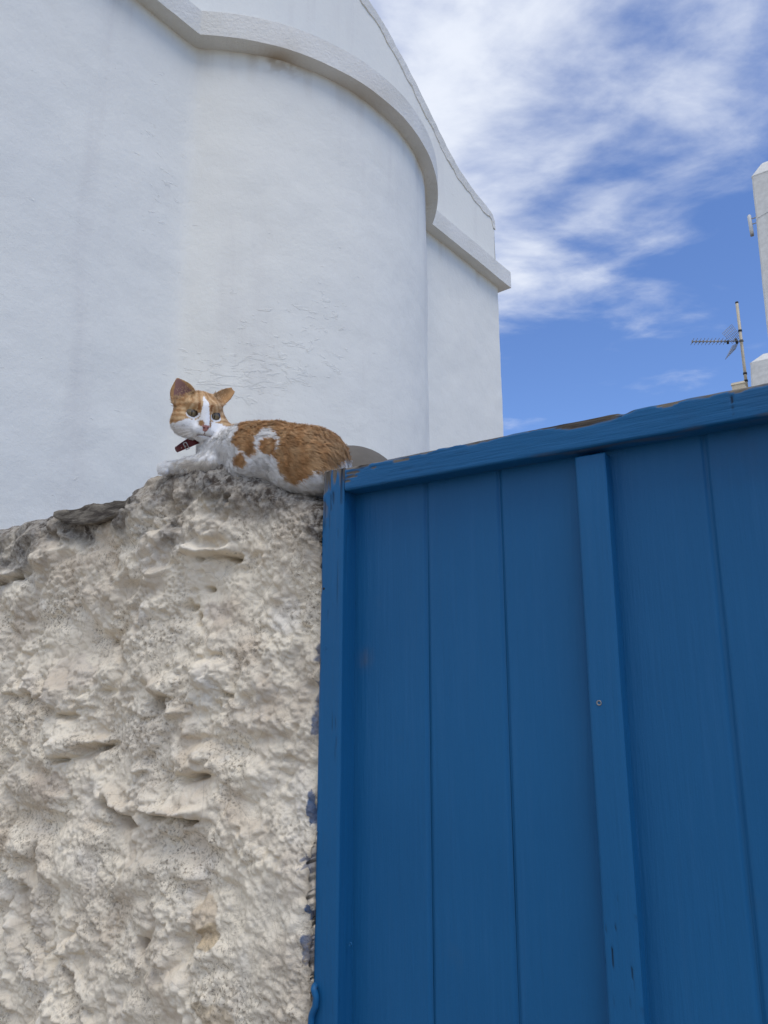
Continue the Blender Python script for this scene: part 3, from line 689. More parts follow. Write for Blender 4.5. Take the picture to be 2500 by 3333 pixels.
# television aerial
mt = at(2398, 983, YF); mbz = RT
MASTM = simple('cream_mast_paint', (.50, .44, .33), .5); ALU = simple('aged_aluminium', (.26, .25, .23), .45, .6)
tv = thing('television_aerial', np.array([mt[0], mt[1], mbz]), 'rooftop television aerial with mesh reflectors on a cream mast', 'antenna')
V, f = tube(np.array([[mt[0], mt[1], z] for z in (mbz, mt[2] - .03)]), .026, 10); mast = sub(tv, 'mast', V, f, MASTM)
V, f = tube(np.array([[mt[0], mt[1], z] for z in (mt[2] - .03, mt[2])]), .028, 10); sub(mast, 'end_cap', V, f, BLK)
b0_ = at(2252, 1112, YF - .05); b1_ = at(2421, 1110, YF - .05); bd = unit(b1_ - b0_); side = unit(np.array([.42, -.85, .32])); side = unit(side - bd * np.dot(side, bd)); upb = np.cross(bd, side); upb = upb if upb[2] > 0 else -upb
V, f = tube(np.array([b0_, b1_]), .010, 8); sub(tv, 'boom', V, f, ALU)
for k_ in list(np.linspace(0.01, .64, 10)):
    p = b0_ + (b1_ - b0_) * k_
    V, f = merge([tube(np.array([p - side * .085, p + side * .085]), .0045, 6), tube(np.array([p - upb * .028 - bd * .006, p + upb * .028 + bd * .006]), .013, 6)]); sub(tv, 'director', V, f, ALU)
p = b0_ + (b1_ - b0_) * .69; V, f = tube(np.array([p - Z * .05, p + Z * .01]), .022, 8); sub(tv, 'dipole_box', V, f, BLK)
p = b0_ + (b1_ - b0_) * .86; V, f = tube(np.array([p - upb * .05, p + upb * .05]), .024, 8); sub(tv, 'clamp', V, f, BLK)
def grid(pxc):
    c = [at(x, y, YF - .05 + dy) for x, y, dy in pxc]; parts = []
    for k_ in np.linspace(0, 1, 8): parts.append(tube(np.array([c[0] + (c[1] - c[0]) * k_, c[3] + (c[2] - c[3]) * k_]), .0035, 5))
    for k_ in np.linspace(0, 1, 7): parts.append(tube(np.array([c[0] + (c[3] - c[0]) * k_, c[1] + (c[2] - c[1]) * k_]), .0035, 5))
    V, f = merge(parts); sub(tv, 'reflector_mesh', V, f, ALU)
grid([(2382, 1056, .25), (2351, 1085, -.25), (2384, 1118, -.2), (2412, 1096, .2)])
grid([(2384, 1125, -.2), (2361, 1170, -.25), (2394, 1136, .25), (2404, 1114, .2)])
for px, py in ((2411, 1077), (2418, 1110), (2426, 1216), (2428, 1240)):
    p = at(px, py, YF); p[0], p[1] = mt[0], mt[1]
    V, f = tube(np.array([p - Z * .018, p + Z * .018]), .034, 10); sub(mast, 'clamp_ring', V, f, BLK)

# ------------------------------------------------------------------ cat
def crest_y(px): return (1.18 + (1045 - px) * .000446) * (G / .7667)
def cpt(px, py, dy): return at(px, py, crest_y(px) + dy)
HX = cpt(648, 1351, .042)                          # head centre
f0 = unit(CAM - HX); rr0 = unit(np.cross(Z, f0)); uu0 = np.cross(f0, rr0)
yaw, roll, pit = math.radians(16), math.radians(3), math.radians(0)
hf = math.cos(yaw) * f0 + math.sin(yaw) * rr0; hr = math.cos(yaw) * rr0 - math.sin(yaw) * f0; hu = uu0
hr, hu = math.cos(roll) * hr - math.sin(roll) * hu, math.cos(roll) * hu + math.sin(roll) * hr
HM = np.array([hr, hu, hf])                        # rows: right, up, forward
def hp(r, u, f): return HX + np.array([r, u, f]) @ HM
# signed-distance grid in the axes (gate direction, away from camera, up)
BM = np.array([g, -n, Z]); hs = .0020
O0 = cpt(500, 1520, .0) - g * .03 + n * .05; O0[2] = cpt(800, 1640, 0)[2] - .02
far_ = HX + hu * .105
ext = np.array([.53, .30, far_[2] - O0[2] + .02]); dim = (ext / hs).astype(int)
D = np.full(dim, .2, np.float32)
axs = [np.arange(k, dtype=np.float32) * hs for k in dim]
def to_b(p): return (np.asarray(p) - O0) @ BM.T
def region(c, r):
    lo = np.maximum(((c - r) / hs).astype(int), 0); hi = np.minimum(((c + r) / hs).astype(int) + 2, dim)
    return tuple(slice(a, max(a + 1, b)) for a, b in zip(lo, hi))
def grid_at(sl): return np.stack(np.meshgrid(*[a[s_] for a, s_ in zip(axs, sl)], indexing='ij'), -1)
def smin(a, b, k):
    h_ = np.maximum(k - np.abs(a - b), 0) / k; return np.minimum(a, b) - h_ * h_ * k * .25
def ell(c, r, M=None, k=.018, cut=False):
    c = to_b(c); r = np.asarray(r, float); sl = region(c, r.max() + .045); P = grid_at(sl) - c.astype(np.float32)
    if M is not None: P = P @ (M @ BM.T).T.astype(np.float32)
    q1 = np.sqrt(((P / r.astype(np.float32)) ** 2).sum(-1)); q2 = np.sqrt(((P / (r * r).astype(np.float32)) ** 2).sum(-1)) + 1e-6
    d = q1 * (q1 - 1) / q2
    if cut: D[sl] = -smin(-D[sl], d, k)
    else: D[sl] = smin(D[sl], d, k)
def cap(a, b, ra, rb, k=.014):
    a = to_b(a); b = to_b(b); c = (a + b) / 2; sl = region(c, np.abs(b - a) / 2 + max(ra, rb) + .04); P = grid_at(sl)
    ab = b - a; t = np.clip(((P - a) @ ab) / (ab @ ab), 0, 1); d = np.sqrt(((P - a - t[..., None] * ab) ** 2).sum(-1)) - (ra + (rb - ra) * t)
    D[sl] = smin(D[sl], d.astype(np.float32), k)
I3 = None
# trunk
ell(cpt(812, 1470, .086), (.084, .058, .0560), I3, .02)
ell(cpt(880, 1474, .080), (.095, .062, .0575), I3, .02)
ell(cpt(985, 1492, .078), (.083, .064, .0590), I3, .02)
ell(cpt(1035, 1512, .072), (.058, .056, .0520), I3, .02)
ell(cpt(1030, 1562, .042), (.038, .032, .0270), I3, .02)
ell(cpt(965, 1545, .045), (.050, .034, .0330), I3, .025)
ell(cpt(860, 1525, .060), (.095, .048, .0330), I3, .02)
ell(cpt(722, 1484, .090), (.048, .043, .0480), I3, .025)
ell(cpt(748, 1432, .108), (.036, .036, .0290), I3, .02)
ell(cpt(695, 1508, .072), (.040, .036, .0270), I3, .02)
cap(cpt(722, 1460, .104), cpt(676, 1395, .092), .041, .037, .02)
# forelegs
cap(cpt(700, 1512, .034), cpt(615, 1516, .020), .0225, .0165, .012)
cap(cpt(615, 1516, .020), cpt(552, 1525, .016), .0155, .0135, .01)
ell(cpt(545, 1525, .014), (.017, .015, .0125), I3, .008)
for x_, y_, d_ in ((528, 1522, .006), (529, 1531, -.001), (537, 1534, -.006), (531, 1519, .016)): ell(cpt(x_, y_, d_), (.0085, .0075, .0075), I3, .004)
cap(cpt(690, 1512, .105), cpt(600, 1530, .10), .022, .016, .012); ell(cpt(585, 1535, .098), (.018, .015, .012), I3, .008)
# tail, tucked along the far side
tpts = [cpt(1105, 1540, .09), cpt(1075, 1575, .14), cpt(1000, 1575, .155), cpt(900, 1560, .150)]
for a_, b_, r1, r2 in zip(tpts[:-1], tpts[1:], (.016, .015, .014), (.015, .014, .011)): cap(a_, b_, r1, r2, .012)
# head
HMm = HM
ell(hp(0, .008, -.008), (.049, .041, .048), HMm, .014)
for s_ in (-1, 1):
    ell(hp(s_ * .029, -.020, .009), (.0285, .027, .031), HMm, .016)
    ell(hp(s_ * .0115, -.0315, .0400), (.0148, .0122, .0138), HMm, .009)
    ell(hp(s_ * .018, .020, .028), (.017, .011, .014), HMm, .012)
ell(hp(0, -.027, .012), (.034, .023, .034), HMm, .014)
ell(hp(0, -.0425, .033), (.013, .0095, .013), HMm, .008)
cap(hp(0, .014, .036), hp(0, -.018, .051), .0135, .0085, .010)
ell(hp(0, -.0235, .0535), (.0068, .0050, .0050), HMm, .004)
EYES = [(-.0235, .0015), (.0240, .0015)]
for ex, eu in EYES:
    ell(hp(ex, eu, .0445), (.0092, .0069, .0115), HMm, .003, True)
# mouth crease
for s_ in (-1, 1): ell(hp(s_ * .007, -.0395, .0530), (.009, .0014, .010), HMm, .002, True)
def ear(base, tip, wdir, W, curl, thick=.0026, cut_=1.0):
    a = to_b(base); ax = to_b(tip) - a; Lh = np.linalg.norm(ax); ax = ax / Lh
    w = BM @ wdir; w = w - ax * (w @ ax); w /= np.linalg.norm(w); nn_ = np.cross(ax, w)
    sl = region(a + ax * Lh / 2, np.full(3, Lh * .85 + .02)); P = grid_at(sl) - a
    hgt = P @ ax; x = P @ w; y = P @ nn_
    v = np.clip(hgt / Lh, -.35, 1.05)
    wd_ = W * np.maximum(1 - np.maximum(v, 0) ** 2.0, .0) * (1 + .10 * np.sin(np.clip(v, 0, 1) * 3.1)) + .0022
    y0 = curl * (np.abs(x) / W) ** 2
    d = np.maximum(np.maximum(np.abs(y - y0) - thick * (1.25 - .5 * np.clip(v, 0, 1)), np.abs(x) - wd_), np.maximum(-hgt - .012, hgt - Lh * cut_))
    D[sl] = smin(D[sl], (d * .75).astype(np.float32), .005)
EARL = (hp(-.0345, .031, .000), hp(-.0505, .0690, -.008)); EARR = (hp(.036, .033, -.004), hp(.0765, .0700, -.014))
e_test = np.cross(to_b(EARL[1]) - to_b(EARL[0]), BM @ hr)
sgn = np.sign(e_test @ (BM @ hf))
ear(EARL[0], EARL[1], unit(hr * .9 - hu * .05 + hf * .30), .0228, .010 * sgn)
ear(EARR[0], EARR[1], unit(hr * .55 - hu * .75 + hf * .30), .0125, .006 * sgn, cut_=.84)
def nets(D):
    S = D < 0; c = [S[i:S.shape[0] - 1 + i, j:S.shape[1] - 1 + j, k:S.shape[2] - 1 + k] for i in (0, 1) for j in (0, 1) for k in (0, 1)]
    tot = sum(x.astype(np.int8) for x in c); act = (tot > 0) & (tot < 8); I = np.argwhere(act)
    idx = np.full(act.shape, -1, np.int64); idx[act] = np.arange(len(I))
    off = np.array([(i, j, k) for i in (0, 1) for j in (0, 1) for k in (0, 1)])
    vals = np.stack([D[I[:, 0] + o[0], I[:, 1] + o[1], I[:, 2] + o[2]] for o in off], 1)
    acc = np.zeros((len(I), 3)); cnt = np.zeros(len(I))
    for a in range(8):
        for b in range(a + 1, 8):
            if np.abs(off[a] - off[b]).sum() != 1: continue
            m_ = (vals[:, a] < 0) != (vals[:, b] < 0); t = vals[:, a] / (vals[:, a] - vals[:, b] + 1e-12)
            acc[m_] += off[a] + t[m_, None] * (off[b] - off[a]); cnt[m_] += 1
    V = (I + acc / cnt[:, None]) * hs; fs = []
    for ax in range(3):
        e0 = np.moveaxis(S, ax, 0); a_ = np.argwhere(np.moveaxis(e0[:-1] != e0[1:], 0, ax))
        o1, o2 = [o for o in range(3) if o != ax]
        a_ = a_[(a_[:, o1] > 0) & (a_[:, o2] > 0) & (a_[:, o1] < S.shape[o1] - 1) & (a_[:, o2] < S.shape[o2] - 1)]
        inside = S[a_[:, 0], a_[:, 1], a_[:, 2]]
        d1 = np.zeros(3, int); d1[o1] = 1; d2 = np.zeros(3, int); d2[o2] = 1
        q_ = np.stack([idx[tuple((a_ - x).T)] for x in (0 * d1, d1, d1 + d2, d2)], 1)
        flip = inside ^ (ax == 1)
        q_[flip] = q_[flip][:, ::-1]
        fs.append(q_)
    return V, np.concatenate(fs)
Vc_, Fc_ = nets(D)
Fc_ = Fc_[(Fc_ >= 0).all(1)]
Vb_ = Vc_
VW = O0 + Vc_ @ BM
def tri_normals(V, Fq):
    nf = np.cross(V[Fq[:, 2]] - V[Fq[:, 0]], V[Fq[:, 3]] - V[Fq[:, 1]]); nv = np.zeros_like(V)
    for k in range(4): np.add.at(nv, Fq[:, k], nf)
    return nf, nv / np.maximum(np.linalg.norm(nv, axis=1), 1e-12)[:, None]
# relax a little, keeping the head crisp
for it in range(3):
    acc = np.zeros_like(VW); cnt = np.zeros(len(VW))
    for k in range(4):
        np.add.at(acc, Fc_[:, k], VW[Fc_[:, (k + 1) % 4]]); np.add.at(cnt, Fc_[:, k], 1)
    VW = VW + .5 * (acc / np.maximum(cnt, 1)[:, None] - VW)
nf, nv = tri_normals(VW, Fc_)
cen_ = VW.mean(0)
if ((VW - cen_) * nv).sum() < 0: Fc_ = Fc_[:, ::-1]; nf, nv = -nf, -nv

# coat colours from where a point sits on the body
ORANGE = np.array([.49, .275, .118]); ORD = np.array([.27, .122, .045]); ORL = np.array([.67, .47, .26]); WHT = np.array([.90, .88, .84]); PINK = np.array([.50, .23, .19])
def inpoly(x, y, poly):
    r = np.zeros(len(x), bool); p = np.array(poly, float); j = len(p) - 1
    for i in range(len(p)):
        cond = ((p[i, 1] > y) != (p[j, 1] > y)) & (x < (p[j, 0] - p[i, 0]) * (y - p[i, 1]) / (p[j, 1] - p[i, 1] + 1e-9) + p[i, 0]); r ^= cond; j = i
    return r
BODY_POLY = [(772, 1330), (768, 1395), (750, 1432), (752, 1448), (787, 1470), (815, 1482), (840, 1470), (862, 1478), (888, 1480), (898, 1500), (908, 1540), (925, 1566), (950, 1572), (985, 1560), (1010, 1540), (1040, 1530), (1080, 1520), (1110, 1500), (1200, 1480), (1200, 1330)]
def coat(P):
    x, y = proj(P); H = (P - HX) @ HM.T; hr_, hu_, hf_ = H.T
    nz_ = fbm(P * 60, 3, 401); nz2 = fbm(P * 170, 2, 405)
    jx = x + 9 * nz_ + 6 * nz2; jy = y + 9 * fbm(P * 60 + 5, 3, 409) + 6 * nz2
    org = inpoly(jx, jy, BODY_POLY)
    ring = ((jx - 862) / 41) ** 2 + ((jy - 1440) / 47) ** 2; core = ((jx - 862) / 24) ** 2 + ((jy - 1450) / 29) ** 2
    org &= ~((ring < 1) & (core > 1) & ~((jx > 872) & (jy > 1425) & (core < 1.8)))
    org |= ((jx - 778) / 19) ** 2 + ((jy - 1497) / 23) ** 2 < 1
    body = BM @ (P - HX).T; al, up_ = body[0], body[2]
    st = np.sin((al + .25 * up_) * 210 + 5.5 * fbm(P * 22, 2, 415)) * .5 + .5
    st = np.clip(st * .75 + .8 * fbm(P * (45, 45, 45), 2, 418) + .05, 0, 1)
    C = np.where(org[:, None], ORANGE * (1 - st[:, None]) + ORL * st[:, None] * .62 + .38 * ORANGE * st[:, None], WHT)
    dk = sstep(.15, .5, fbm(P * 34 + 3, 3, 421)); C = np.where(org[:, None], C * (1 - .5 * dk[:, None]) + ORD * .5 * dk[:, None], C)
    # head
    head = (hu_ > -.06) & (np.abs(hr_) < .078) & (hf_ > -.034) & (np.linalg.norm(H * (1, 1, .9), axis=1) < .090) & ((hu_ > -.028) | (hf_ > .012))
    a_ = np.abs(hr_ + .0015) + .0022 * nz_
    low = np.where(a_ < .034, -.0075 - .003 * (a_ > .014), -.0105 - .65 * (a_ - .034)) + .004 * nz2 + .003 * nz_
    blaze = a_ < np.interp(hu_, [-.03, -.012, .006, .020, .034, .042], [.018, .011, .0075, .0062, .0030, -.003]) * np.where(hf_ > .0, 1, 0)
    ho = (hu_ > low) & ~blaze
    eye_w = np.zeros(len(P), bool)
    for ex, eu in EYES: eye_w |= (((hr_ - ex) / .0125) ** 2 + ((hu_ - eu + .0015) / .0095) ** 2 < 1) & (hf_ > .015) & (hf_ < .062) & (hu_ < eu + .002)
    eye_d = np.zeros(len(P), bool)
    for ex, eu in EYES: eye_d |= (((hr_ - ex) / .0098) ** 2 + ((hu_ - eu) / .0076) ** 2 < 1) & (hf_ > .015) & (hf_ < .062)
    stf = np.clip(.5 + .5 * np.sin(a_ * 520 + 260 * np.maximum(hu_ - .012, 0) + 3 * nz_) , 0, 1)
    side = sstep(.030, .040, a_); stf = np.where(side > .5, np.clip(.5 + .5 * np.sin(hu_ * 620 + 60 * a_ + 2 * nz_), 0, 1), stf)
    CH = ORANGE * .92 * (1 - stf[:, None]) + ORL * stf[:, None]
    C = np.where((head & ho)[:, None], CH, np.where(head[:, None], WHT, C))
    C = np.where((head & eye_w & ~eye_d)[:, None], WHT * .92, C); C = np.where((head & eye_d)[:, None], np.array([.06, .035, .025]), C)
    bar = head & (np.abs(a_ - .0125) < .0028) & (hu_ > .010) & (hu_ < .024) & (hf_ > .02); C = np.where(bar[:, None], ORD * 1.1, C)
    smg = head & (((hr_ + .0085) / .0042) ** 2 + ((hu_ + .0165) / .006) ** 2 < 1) & (hf_ > .03); smg |= head & (((hr_ - .010) / .003) ** 2 + ((hu_ + .014) / .009) ** 2 < 1) & (hf_ > .025)
    C = np.where(smg[:, None], ORANGE * .8, C)
    nose = (np.abs(hr_) < .0075 - .35 * np.maximum(-.022 - hu_, 0)) & (hu_ > -.0315) & (hu_ < -.0185) & (hf_ > .046); C = np.where(nose[:, None], PINK, C)
    nost = ((np.abs(hr_) - .0042) / .0019) ** 2 + ((hu_ + .0245) / .0016) ** 2 < 1; C = np.where((nost & (hf_ > .04))[:, None], np.array([.09, .035, .03]), C)
    phil = ((np.abs(hr_) < .0009) & (hu_ < -.028) & (hu_ > -.040) & (hf_ > .04)) | ((np.abs(hu_ + .0395 + 8 * hr_ ** 2) < .0011) & (np.abs(hr_) < .014) & (hf_ > .03)); C = np.where(phil[:, None], np.array([.30, .17, .14]), C)
    # ears: orange outside, dusky pink inside
    for k_, (b_, t_) in enumerate((EARL, EARR)):
        v = ((P - b_) @ (t_ - b_)) / ((t_ - b_) @ (t_ - b_)); dist = np.linalg.norm(P - b_ - np.clip(v, 0, 1)[:, None] * (t_ - b_), axis=1)
        isear = (v > .16) & (dist < .030) & (v < 1.1)
        C = np.where(isear[:, None], (ORANGE * .85 if k_ == 0 else ORANGE * .95), C)
    # dusty forearm
    du = ((x - 650) / 62) ** 2 + ((y - 1512) / 16) ** 2 < 1.3 + 1.2 * nz_; C = np.where((du & ~head)[:, None], C * np.array([.80, .76, .70]), C)
    return np.clip(C, .01, 1), H, org
Cv, Hv, _ = coat(VW)
m = Mat('cat_skin', .75, .15); m.color(m.attr('Col').outputs['Color']); m.bump(m.noise(900, 2), .0006, .5); SKIN = m.m
catbase = cpt(850, 1545, .08)
cat = thing('cat', catbase, 'orange and white cat lying on the stone wall, looking down', 'cat')
# inner ear tint on the side that faces forward
for k_, (b_, t_) in enumerate((EARL, EARR)):
    v = ((VW - b_) @ (t_ - b_)) / ((t_ - b_) @ (t_ - b_)); dist = np.linalg.norm(VW - b_ - np.clip(v, 0, 1)[:, None] * (t_ - b_), axis=1)
    fwd = nv @ (hf if k_ == 0 else unit(hf + .6 * hr)); sel = (v > .02) & (v < .93) & (dist < .022 * (1.15 - v)) & (fwd > .30)
    if k_ == 0: Cv[sel] = PINK * np.array([.62, .72, .72]) * (1 - .25 * (1 - v[sel, None])); innerL = sel
sub(cat, 'body', VW, [Fc_], SKIN, attrs={'Col': Cv})

# fur: short tapered strands rooted on the body
m = Mat('cat_fur', .62, .25); m.color(m.attr('Col').outputs['Color']); FUR = m.m
tr_ = m.N.new('ShaderNodeBsdfTranslucent'); m.L.new(m.attr('Col').outputs['Color'], tr_.inputs['Color'])
mx_ = m.N.new('ShaderNodeMixShader'); mx_.inputs[0].default_value = .28; mo_ = [k for k in m.N if k.type == 'OUTPUT_MATERIAL'][0]
m.L.new(m.b.outputs[0], mx_.inputs[1]); m.L.new(tr_.outputs[0], mx_.inputs[2]); m.L.new(mx_.outputs[0], mo_.inputs['Surface'])
area = np.linalg.norm(nf, axis=1); w_ = area.copy()
fc = VW[Fc_].mean(1); Hc = (fc - HX) @ HM.T
onhead = np.linalg.norm(Hc, axis=1) < .085
w_ *= np.where(onhead, 2.2, 1.0)
NS = 135000
pick = rng.choice(len(Fc_), NS, p=w_ / w_.sum()); uv = rng.random((NS, 2))[..., None]
q4 = VW[Fc_[pick]]; root = (q4[:, 0] * (1 - uv[:, 0]) + q4[:, 1] * uv[:, 0]) * (1 - uv[:, 1]) + (q4[:, 3] * (1 - uv[:, 0]) + q4[:, 2] * uv[:, 0]) * uv[:, 1]
nn_ = nv[Fc_[pick]].mean(1); nn_ /= np.linalg.norm(nn_, axis=1)[:, None]
Cr, Hr, orgr = coat(root)
x_, y_ = proj(root)
hd = np.linalg.norm(Hr, axis=1); headw = sstep(.078, .058, hd)
# combing direction
nosep = hp(0, -.018, .05)
flow_h = root - nosep - np.outer((root - nosep) @ hf, hf) * .2; flow_h /= np.linalg.norm(flow_h, axis=1)[:, None]; flow_h = flow_h - hf * .5
flow_b = np.tile(g * 1.0 - Z * .38, (NS, 1)); chestw = sstep(790, 700, x_) * sstep(1420, 1470, y_); flow_b = flow_b * (1 - chestw[:, None]) + (g * .25 - Z * 1.0) * chestw[:, None]
legw = sstep(700, 650, x_) * sstep(1485, 1500, y_); flow_b = flow_b * (1 - legw[:, None]) + (-g * 1.0 - Z * .2) * legw[:, None]
flow = flow_b * (1 - headw[:, None]) + flow_h * headw[:, None]
cl = np.c_[fbm(root * 55, 2, 431), fbm(root * 55 + 4, 2, 433), fbm(root * 55 + 8, 2, 435)]
flow = flow + cl * .75 + rng.normal(size=(NS, 3)) * .13
flow -= nn_ * (flow * nn_).sum(1)[:, None]; flow /= np.maximum(np.linalg.norm(flow, axis=1), 1e-6)[:, None]
face = sstep(.012, .034, Hr[:, 2]) * headw
Ln = np.where(headw > .5, .0085 * (1 - face) + .0042 * face, .0165); Ln = np.where(legw > .5, .0036, Ln); Ln = np.where((x_ < 565) & (y_ > 1495), .0018, Ln)
Ln = np.where(chestw > .5, .0115, Ln); Ln *= rng.uniform(.65, 1.25, NS)
# bare nose, eyes, mouth; short on the ears
for k_, (b_, t_) in enumerate((EARL, EARR)):
    v = ((root - b_) @ (t_ - b_)) / ((t_ - b_) @ (t_ - b_)); dist = np.linalg.norm(root - b_ - np.clip(v, 0, 1)[:, None] * (t_ - b_), axis=1)
    e_ = (v > .10) & (dist < .03) & (v < 1.1); Ln = np.where(e_, .0026, Ln)
    if k_ == 0: inn = e_ & (nn_ @ hf > .3) & (v < .95) & (dist < .022 * (1.15 - v)); Ln = np.where(inn, .001, Ln); Cr = np.where((inn & (rng.random(NS) < .85))[:, None], PINK * np.array([.62, .72, .72]), Cr)
    hair = e_ & (Hr[:, 0] * (1 if k_ else -1) < .052) & (v < .45) & (rng.random(NS) < .12) & (nn_ @ hf > .1); Ln = np.where(hair, .0075, Ln); Cr = np.where(hair[:, None], ORL * 1.1, Cr); flow = np.where(hair[:, None], unit(hu + .2 * hf) + .3 * rng.normal(size=(NS, 3)), flow)
bare = ((np.abs(Hr[:, 0]) < .008) & (Hr[:, 1] > -.032) & (Hr[:, 1] < -.018) & (Hr[:, 2] > .044) & (Hr[:, 2] < .066))
for ex, eu in EYES: bare |= (((Hr[:, 0] - ex) / .0104) ** 2 + ((Hr[:, 1] - eu) / .0082) ** 2 < 1) & (Hr[:, 2] > .015) & (Hr[:, 2] < .062)
near_eye = np.zeros(NS, bool)
for ex, eu in EYES: near_eye |= (((Hr[:, 0] - ex) / .019) ** 2 + ((Hr[:, 1] - eu) / .017) ** 2 < 1) & (Hr[:, 2] > .015) & (Hr[:, 2] < .062)
Ln = np.where(near_eye, .0022, Ln)
keep = ~bare; root, nn_, flow, Ln, Cr, headw, face = (a[keep] for a in (root, nn_, flow, Ln, Cr, headw, face)); NS = len(root)
lift = np.where(headw > .5, .42, .38) + .16 * rng.normal(size=NS)
# strands gather in small tufts
cid = np.floor(root / .0085 + 1.2 * np.c_[fbm(root * 70, 2, 451), fbm(root * 70 + 2, 2, 452), fbm(root * 70 + 4, 2, 453)]).astype(np.int64)
_, cid = np.unique(cid[:, 0] * 73856093 ^ cid[:, 1] * 19349663 ^ cid[:, 2] * 83492791, return_inverse=True); nc_ = cid.max() + 1
cnt_ = np.bincount(cid, minlength=nc_)
crand = rng.normal(size=(nc_, 3)); ctint = 1 + .13 * crand[:, 0]
flow = flow + np.where(headw > .5, .10, .19)[:, None] * crand[cid]; flow -= nn_ * (flow * nn_).sum(1)[:, None]; flow /= np.linalg.norm(flow, axis=1)[:, None]
lift = lift + np.where(headw > .5, .05, .13) * rng.normal(size=nc_)[cid]
d1 = flow * np.cos(lift)[:, None] + nn_ * np.sin(lift)[:, None]
d2 = flow * np.cos(lift * .3)[:, None] + nn_ * np.sin(lift * .3)[:, None] - Z * .12
wid = np.cross(nn_, flow); wid /= np.maximum(np.linalg.norm(wid, axis=1), 1e-6)[:, None]
hw = np.where(headw > .5, .00026, .00042)[:, None] * rng.uniform(.7, 1.2, NS)[:, None]
b0f = root - nn_ * .0008; m1 = b0f + d1 * (Ln * .5)[:, None]; tipp = m1 + d2 * (Ln * .5)[:, None]
ctip = np.stack([np.bincount(cid, tipp[:, k], nc_) for k in range(3)], 1) / cnt_[:, None]
gat = np.where(headw > .5, .18, .42)[:, None]; tipp = tipp * (1 - gat) + ctip[cid] * gat
VF = np.stack([b0f - wid * hw, b0f + wid * hw, m1 + wid * hw * .8, m1 - wid * hw * .8, tipp], 1).reshape(-1, 3)
k5 = np.arange(NS) * 5
fq = np.stack([k5 + 1, k5, k5 + 3, k5 + 2], 1); ft = np.stack([k5 + 2, k5 + 3, k5 + 4], 1)
tint = ((1 + .12 * rng.normal(size=NS)) * ctint[cid])[:, None]; Cs = np.clip(Cr * tint, .01, .95)
CF = np.repeat(Cs, 5, 0)
# order matters for the attribute only by vertex, so faces can follow
fur = sub(cat, 'fur', VF, [fq, ft], FUR, attrs={'Col': CF})
tag(fur, None, kind='stuff')
nrm5 = np.repeat(nn_ * .85 + d1 * .15 + .05 * rng.normal(size=(NS, 3)), 5, 0); nrm5 /= np.linalg.norm(nrm5, axis=1)[:, None]
if len(fur.data.vertices) == len(nrm5): fur.data.normals_split_custom_set_from_vertices(nrm5.astype(np.float32))
# eyes
m = Mat('cat_eye', .06, .6); m.color(m.attr('Col').outputs['Color']); EYE = m.m
for (ex, eu), dx in zip(EYES, (.0028, -.0012)):
    R = .0125; c = hp(ex, eu, .0272); tt = np.linspace(0, math.pi * .62, 26); pp = np.arange(48) * 2 * math.pi / 48
    loc = np.array([[R * math.sin(t) * math.cos(p), R * math.sin(t) * math.sin(p), R * math.cos(t)] for t in tt for p in pp])
    gz = unit(CAM - c) @ HM.T; gx = R * gz[0] * .8; gy = R * gz[1] * .6
    rr_ = np.hypot(loc[:, 0] - gx, loc[:, 1] - gy); C = np.tile([.21, .155, .075], (len(loc), 1))
    C = C * (1 - .35 * sstep(.003, .008, rr_))[:, None]
    C[(np.abs(loc[:, 0] - gx) / .0011) ** 2 + (np.abs(loc[:, 1] - gy) / .0052) ** 2 < 1] = (.004, .004, .004)
    C[rr_ > .0098] = (.015, .010, .008)
    V = c + loc @ HM; sub(cat, 'eye', V, [gridf(len(tt), 48, True)], EYE, attrs={'Col': C})
# whiskers
m = Mat('whisker', .4, .4); m.color((.85, .84, .80)); WH = m.m
for s_ in (-1, 1):
    for i in range(6):
        p0 = hp(s_ * (.014 + .001 * i % .003), -.026 - .0024 * i, .046); t = np.linspace(0, 1, 9)
        if s_ < 0: d = np.array([-.050 - .004 * (i % 2), .012 - .010 * i, .004])
        else: d = np.array([.034, .006 - .005 * i, -.004])
        P = np.array([p0 + (np.array([d[0] * v, d[1] * v - .010 * v * v, d[2] * v]) ) @ HM for v in t])
        V, f = tube(P, .00038 * (1.05 - t * .8), 5); sub(cat, 'whisker', V, f, WH)
# collar
RED = simple('red_leather', (.095, .008, .010), .55); BUCK = simple('buckle_steel', (.45, .44, .42), .3, .9); FRAY = simple('frayed_red', (.16, .05, .05), .9, 0, 300)
collar = thing('cat_collar', cpt(640, 1440, .03), 'dark red cat collar with metal buckle hanging below the chin', 'collar')
loop = [(705, 1425, .090), (676, 1424, .070), (648, 1434, .040), (620, 1446, .016), (600, 1454, .014), (584, 1461, .016), (574, 1465, .024), (576, 1462, .045), (590, 1450, .075), (620, 1430, .11), (665, 1410, .13), (705, 1405, .11), (722, 1410, .07)]
LP_ = np.array([cpt(*p) for p in loop]); tt = np.linspace(0, len(LP_), 90, endpoint=False)
LPs = np.array([np.interp(tt, np.arange(len(LP_) + 1), np.r_[LP_[:, k], LP_[:1, k]]) for k in range(3)]).T
for _ in range(4): LPs = (np.roll(LPs, 1, 0) + LPs * 2 + np.roll(LPs, -1, 0)) / 4
tang = np.roll(LPs, -1, 0) - np.roll(LPs, 1, 0); tang /= np.linalg.norm(tang, axis=1)[:, None]
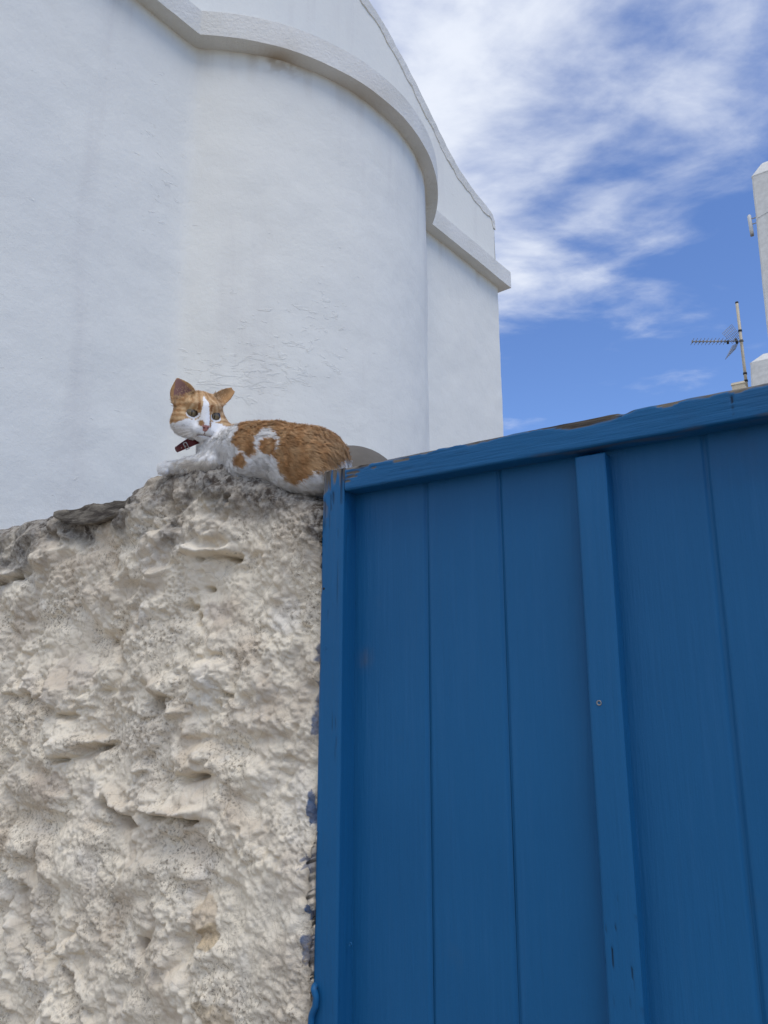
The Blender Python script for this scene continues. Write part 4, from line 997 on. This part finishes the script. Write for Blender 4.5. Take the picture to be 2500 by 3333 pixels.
cc = LPs.mean(0); rad = LPs - cc; rad -= tang * (rad * tang).sum(1)[:, None]; rad /= np.linalg.norm(rad, axis=1)[:, None]
upv = np.cross(tang, rad); upv /= np.linalg.norm(upv, axis=1)[:, None]
hwid, hth = .0052, .0011
ringp = [(-1, -1), (-1, 1), (1, 1), (1, -1)]
V = np.stack([LPs + a * hwid * upv + b * hth * rad for a, b in ringp], 1).reshape(-1, 3)
i = np.arange(90); fs = [np.stack([i * 4 + k, i * 4 + (k + 1) % 4, ((i + 1) % 90) * 4 + (k + 1) % 4, ((i + 1) % 90) * 4 + k], 1) for k in range(4)]
sub(collar, 'strap', V, fs, RED, smooth=False)
def onloop(px):
    x, y = proj(LPs); k = int(np.argmin(np.abs(x - px) + 1e3 * (np.arange(90) > 48))); return LPs[k], tang[k], rad[k], upv[k]
p, t, r, u_ = onloop(609)
parts = [tube(np.array([p + t * a + u_ * b + r * .0016, p + t * a2 + u_ * b2 + r * .0016]), .0009, 8) for a, b, a2, b2 in ((-.004, -.007, -.004, .007), (.004, -.007, .004, .007), (-.004, .007, .004, .007), (-.004, -.007, .004, -.007), (0, 0, .005, 0))]
V, f = merge(parts); sub(collar, 'buckle', V, f, BUCK)
p, t, r, u_ = onloop(592)
V, f = tube(np.array([p + r * .0005, p + r * .0018]), .0011, 8); sub(collar, 'stud', V, f, BUCK)
p, t, r, u_ = onloop(577)
V = boxv(p + r * .001, t * .0045, u_ * .0068, r * .0028); V, f = V, [BOXF]
q = np.array([p + t * a * .0048 + u_ * b * .0066 * (1 - .15 * abs(a)) + r * (.0008 + c * .0026) for a in np.linspace(-1, 1, 7) for b, c in [(math.cos(w), math.sin(w)) for w in np.linspace(0, 2 * math.pi, 13)[:-1]]])
q = q + .0007 * np.c_[fbm(q * 600, 2, 441), fbm(q * 600 + 3, 2, 442), fbm(q * 600 + 6, 2, 443)]
V, f = loft([q[i * 12:(i + 1) * 12] for i in range(7)]); sub(collar, 'keeper', V, f, FRAY)
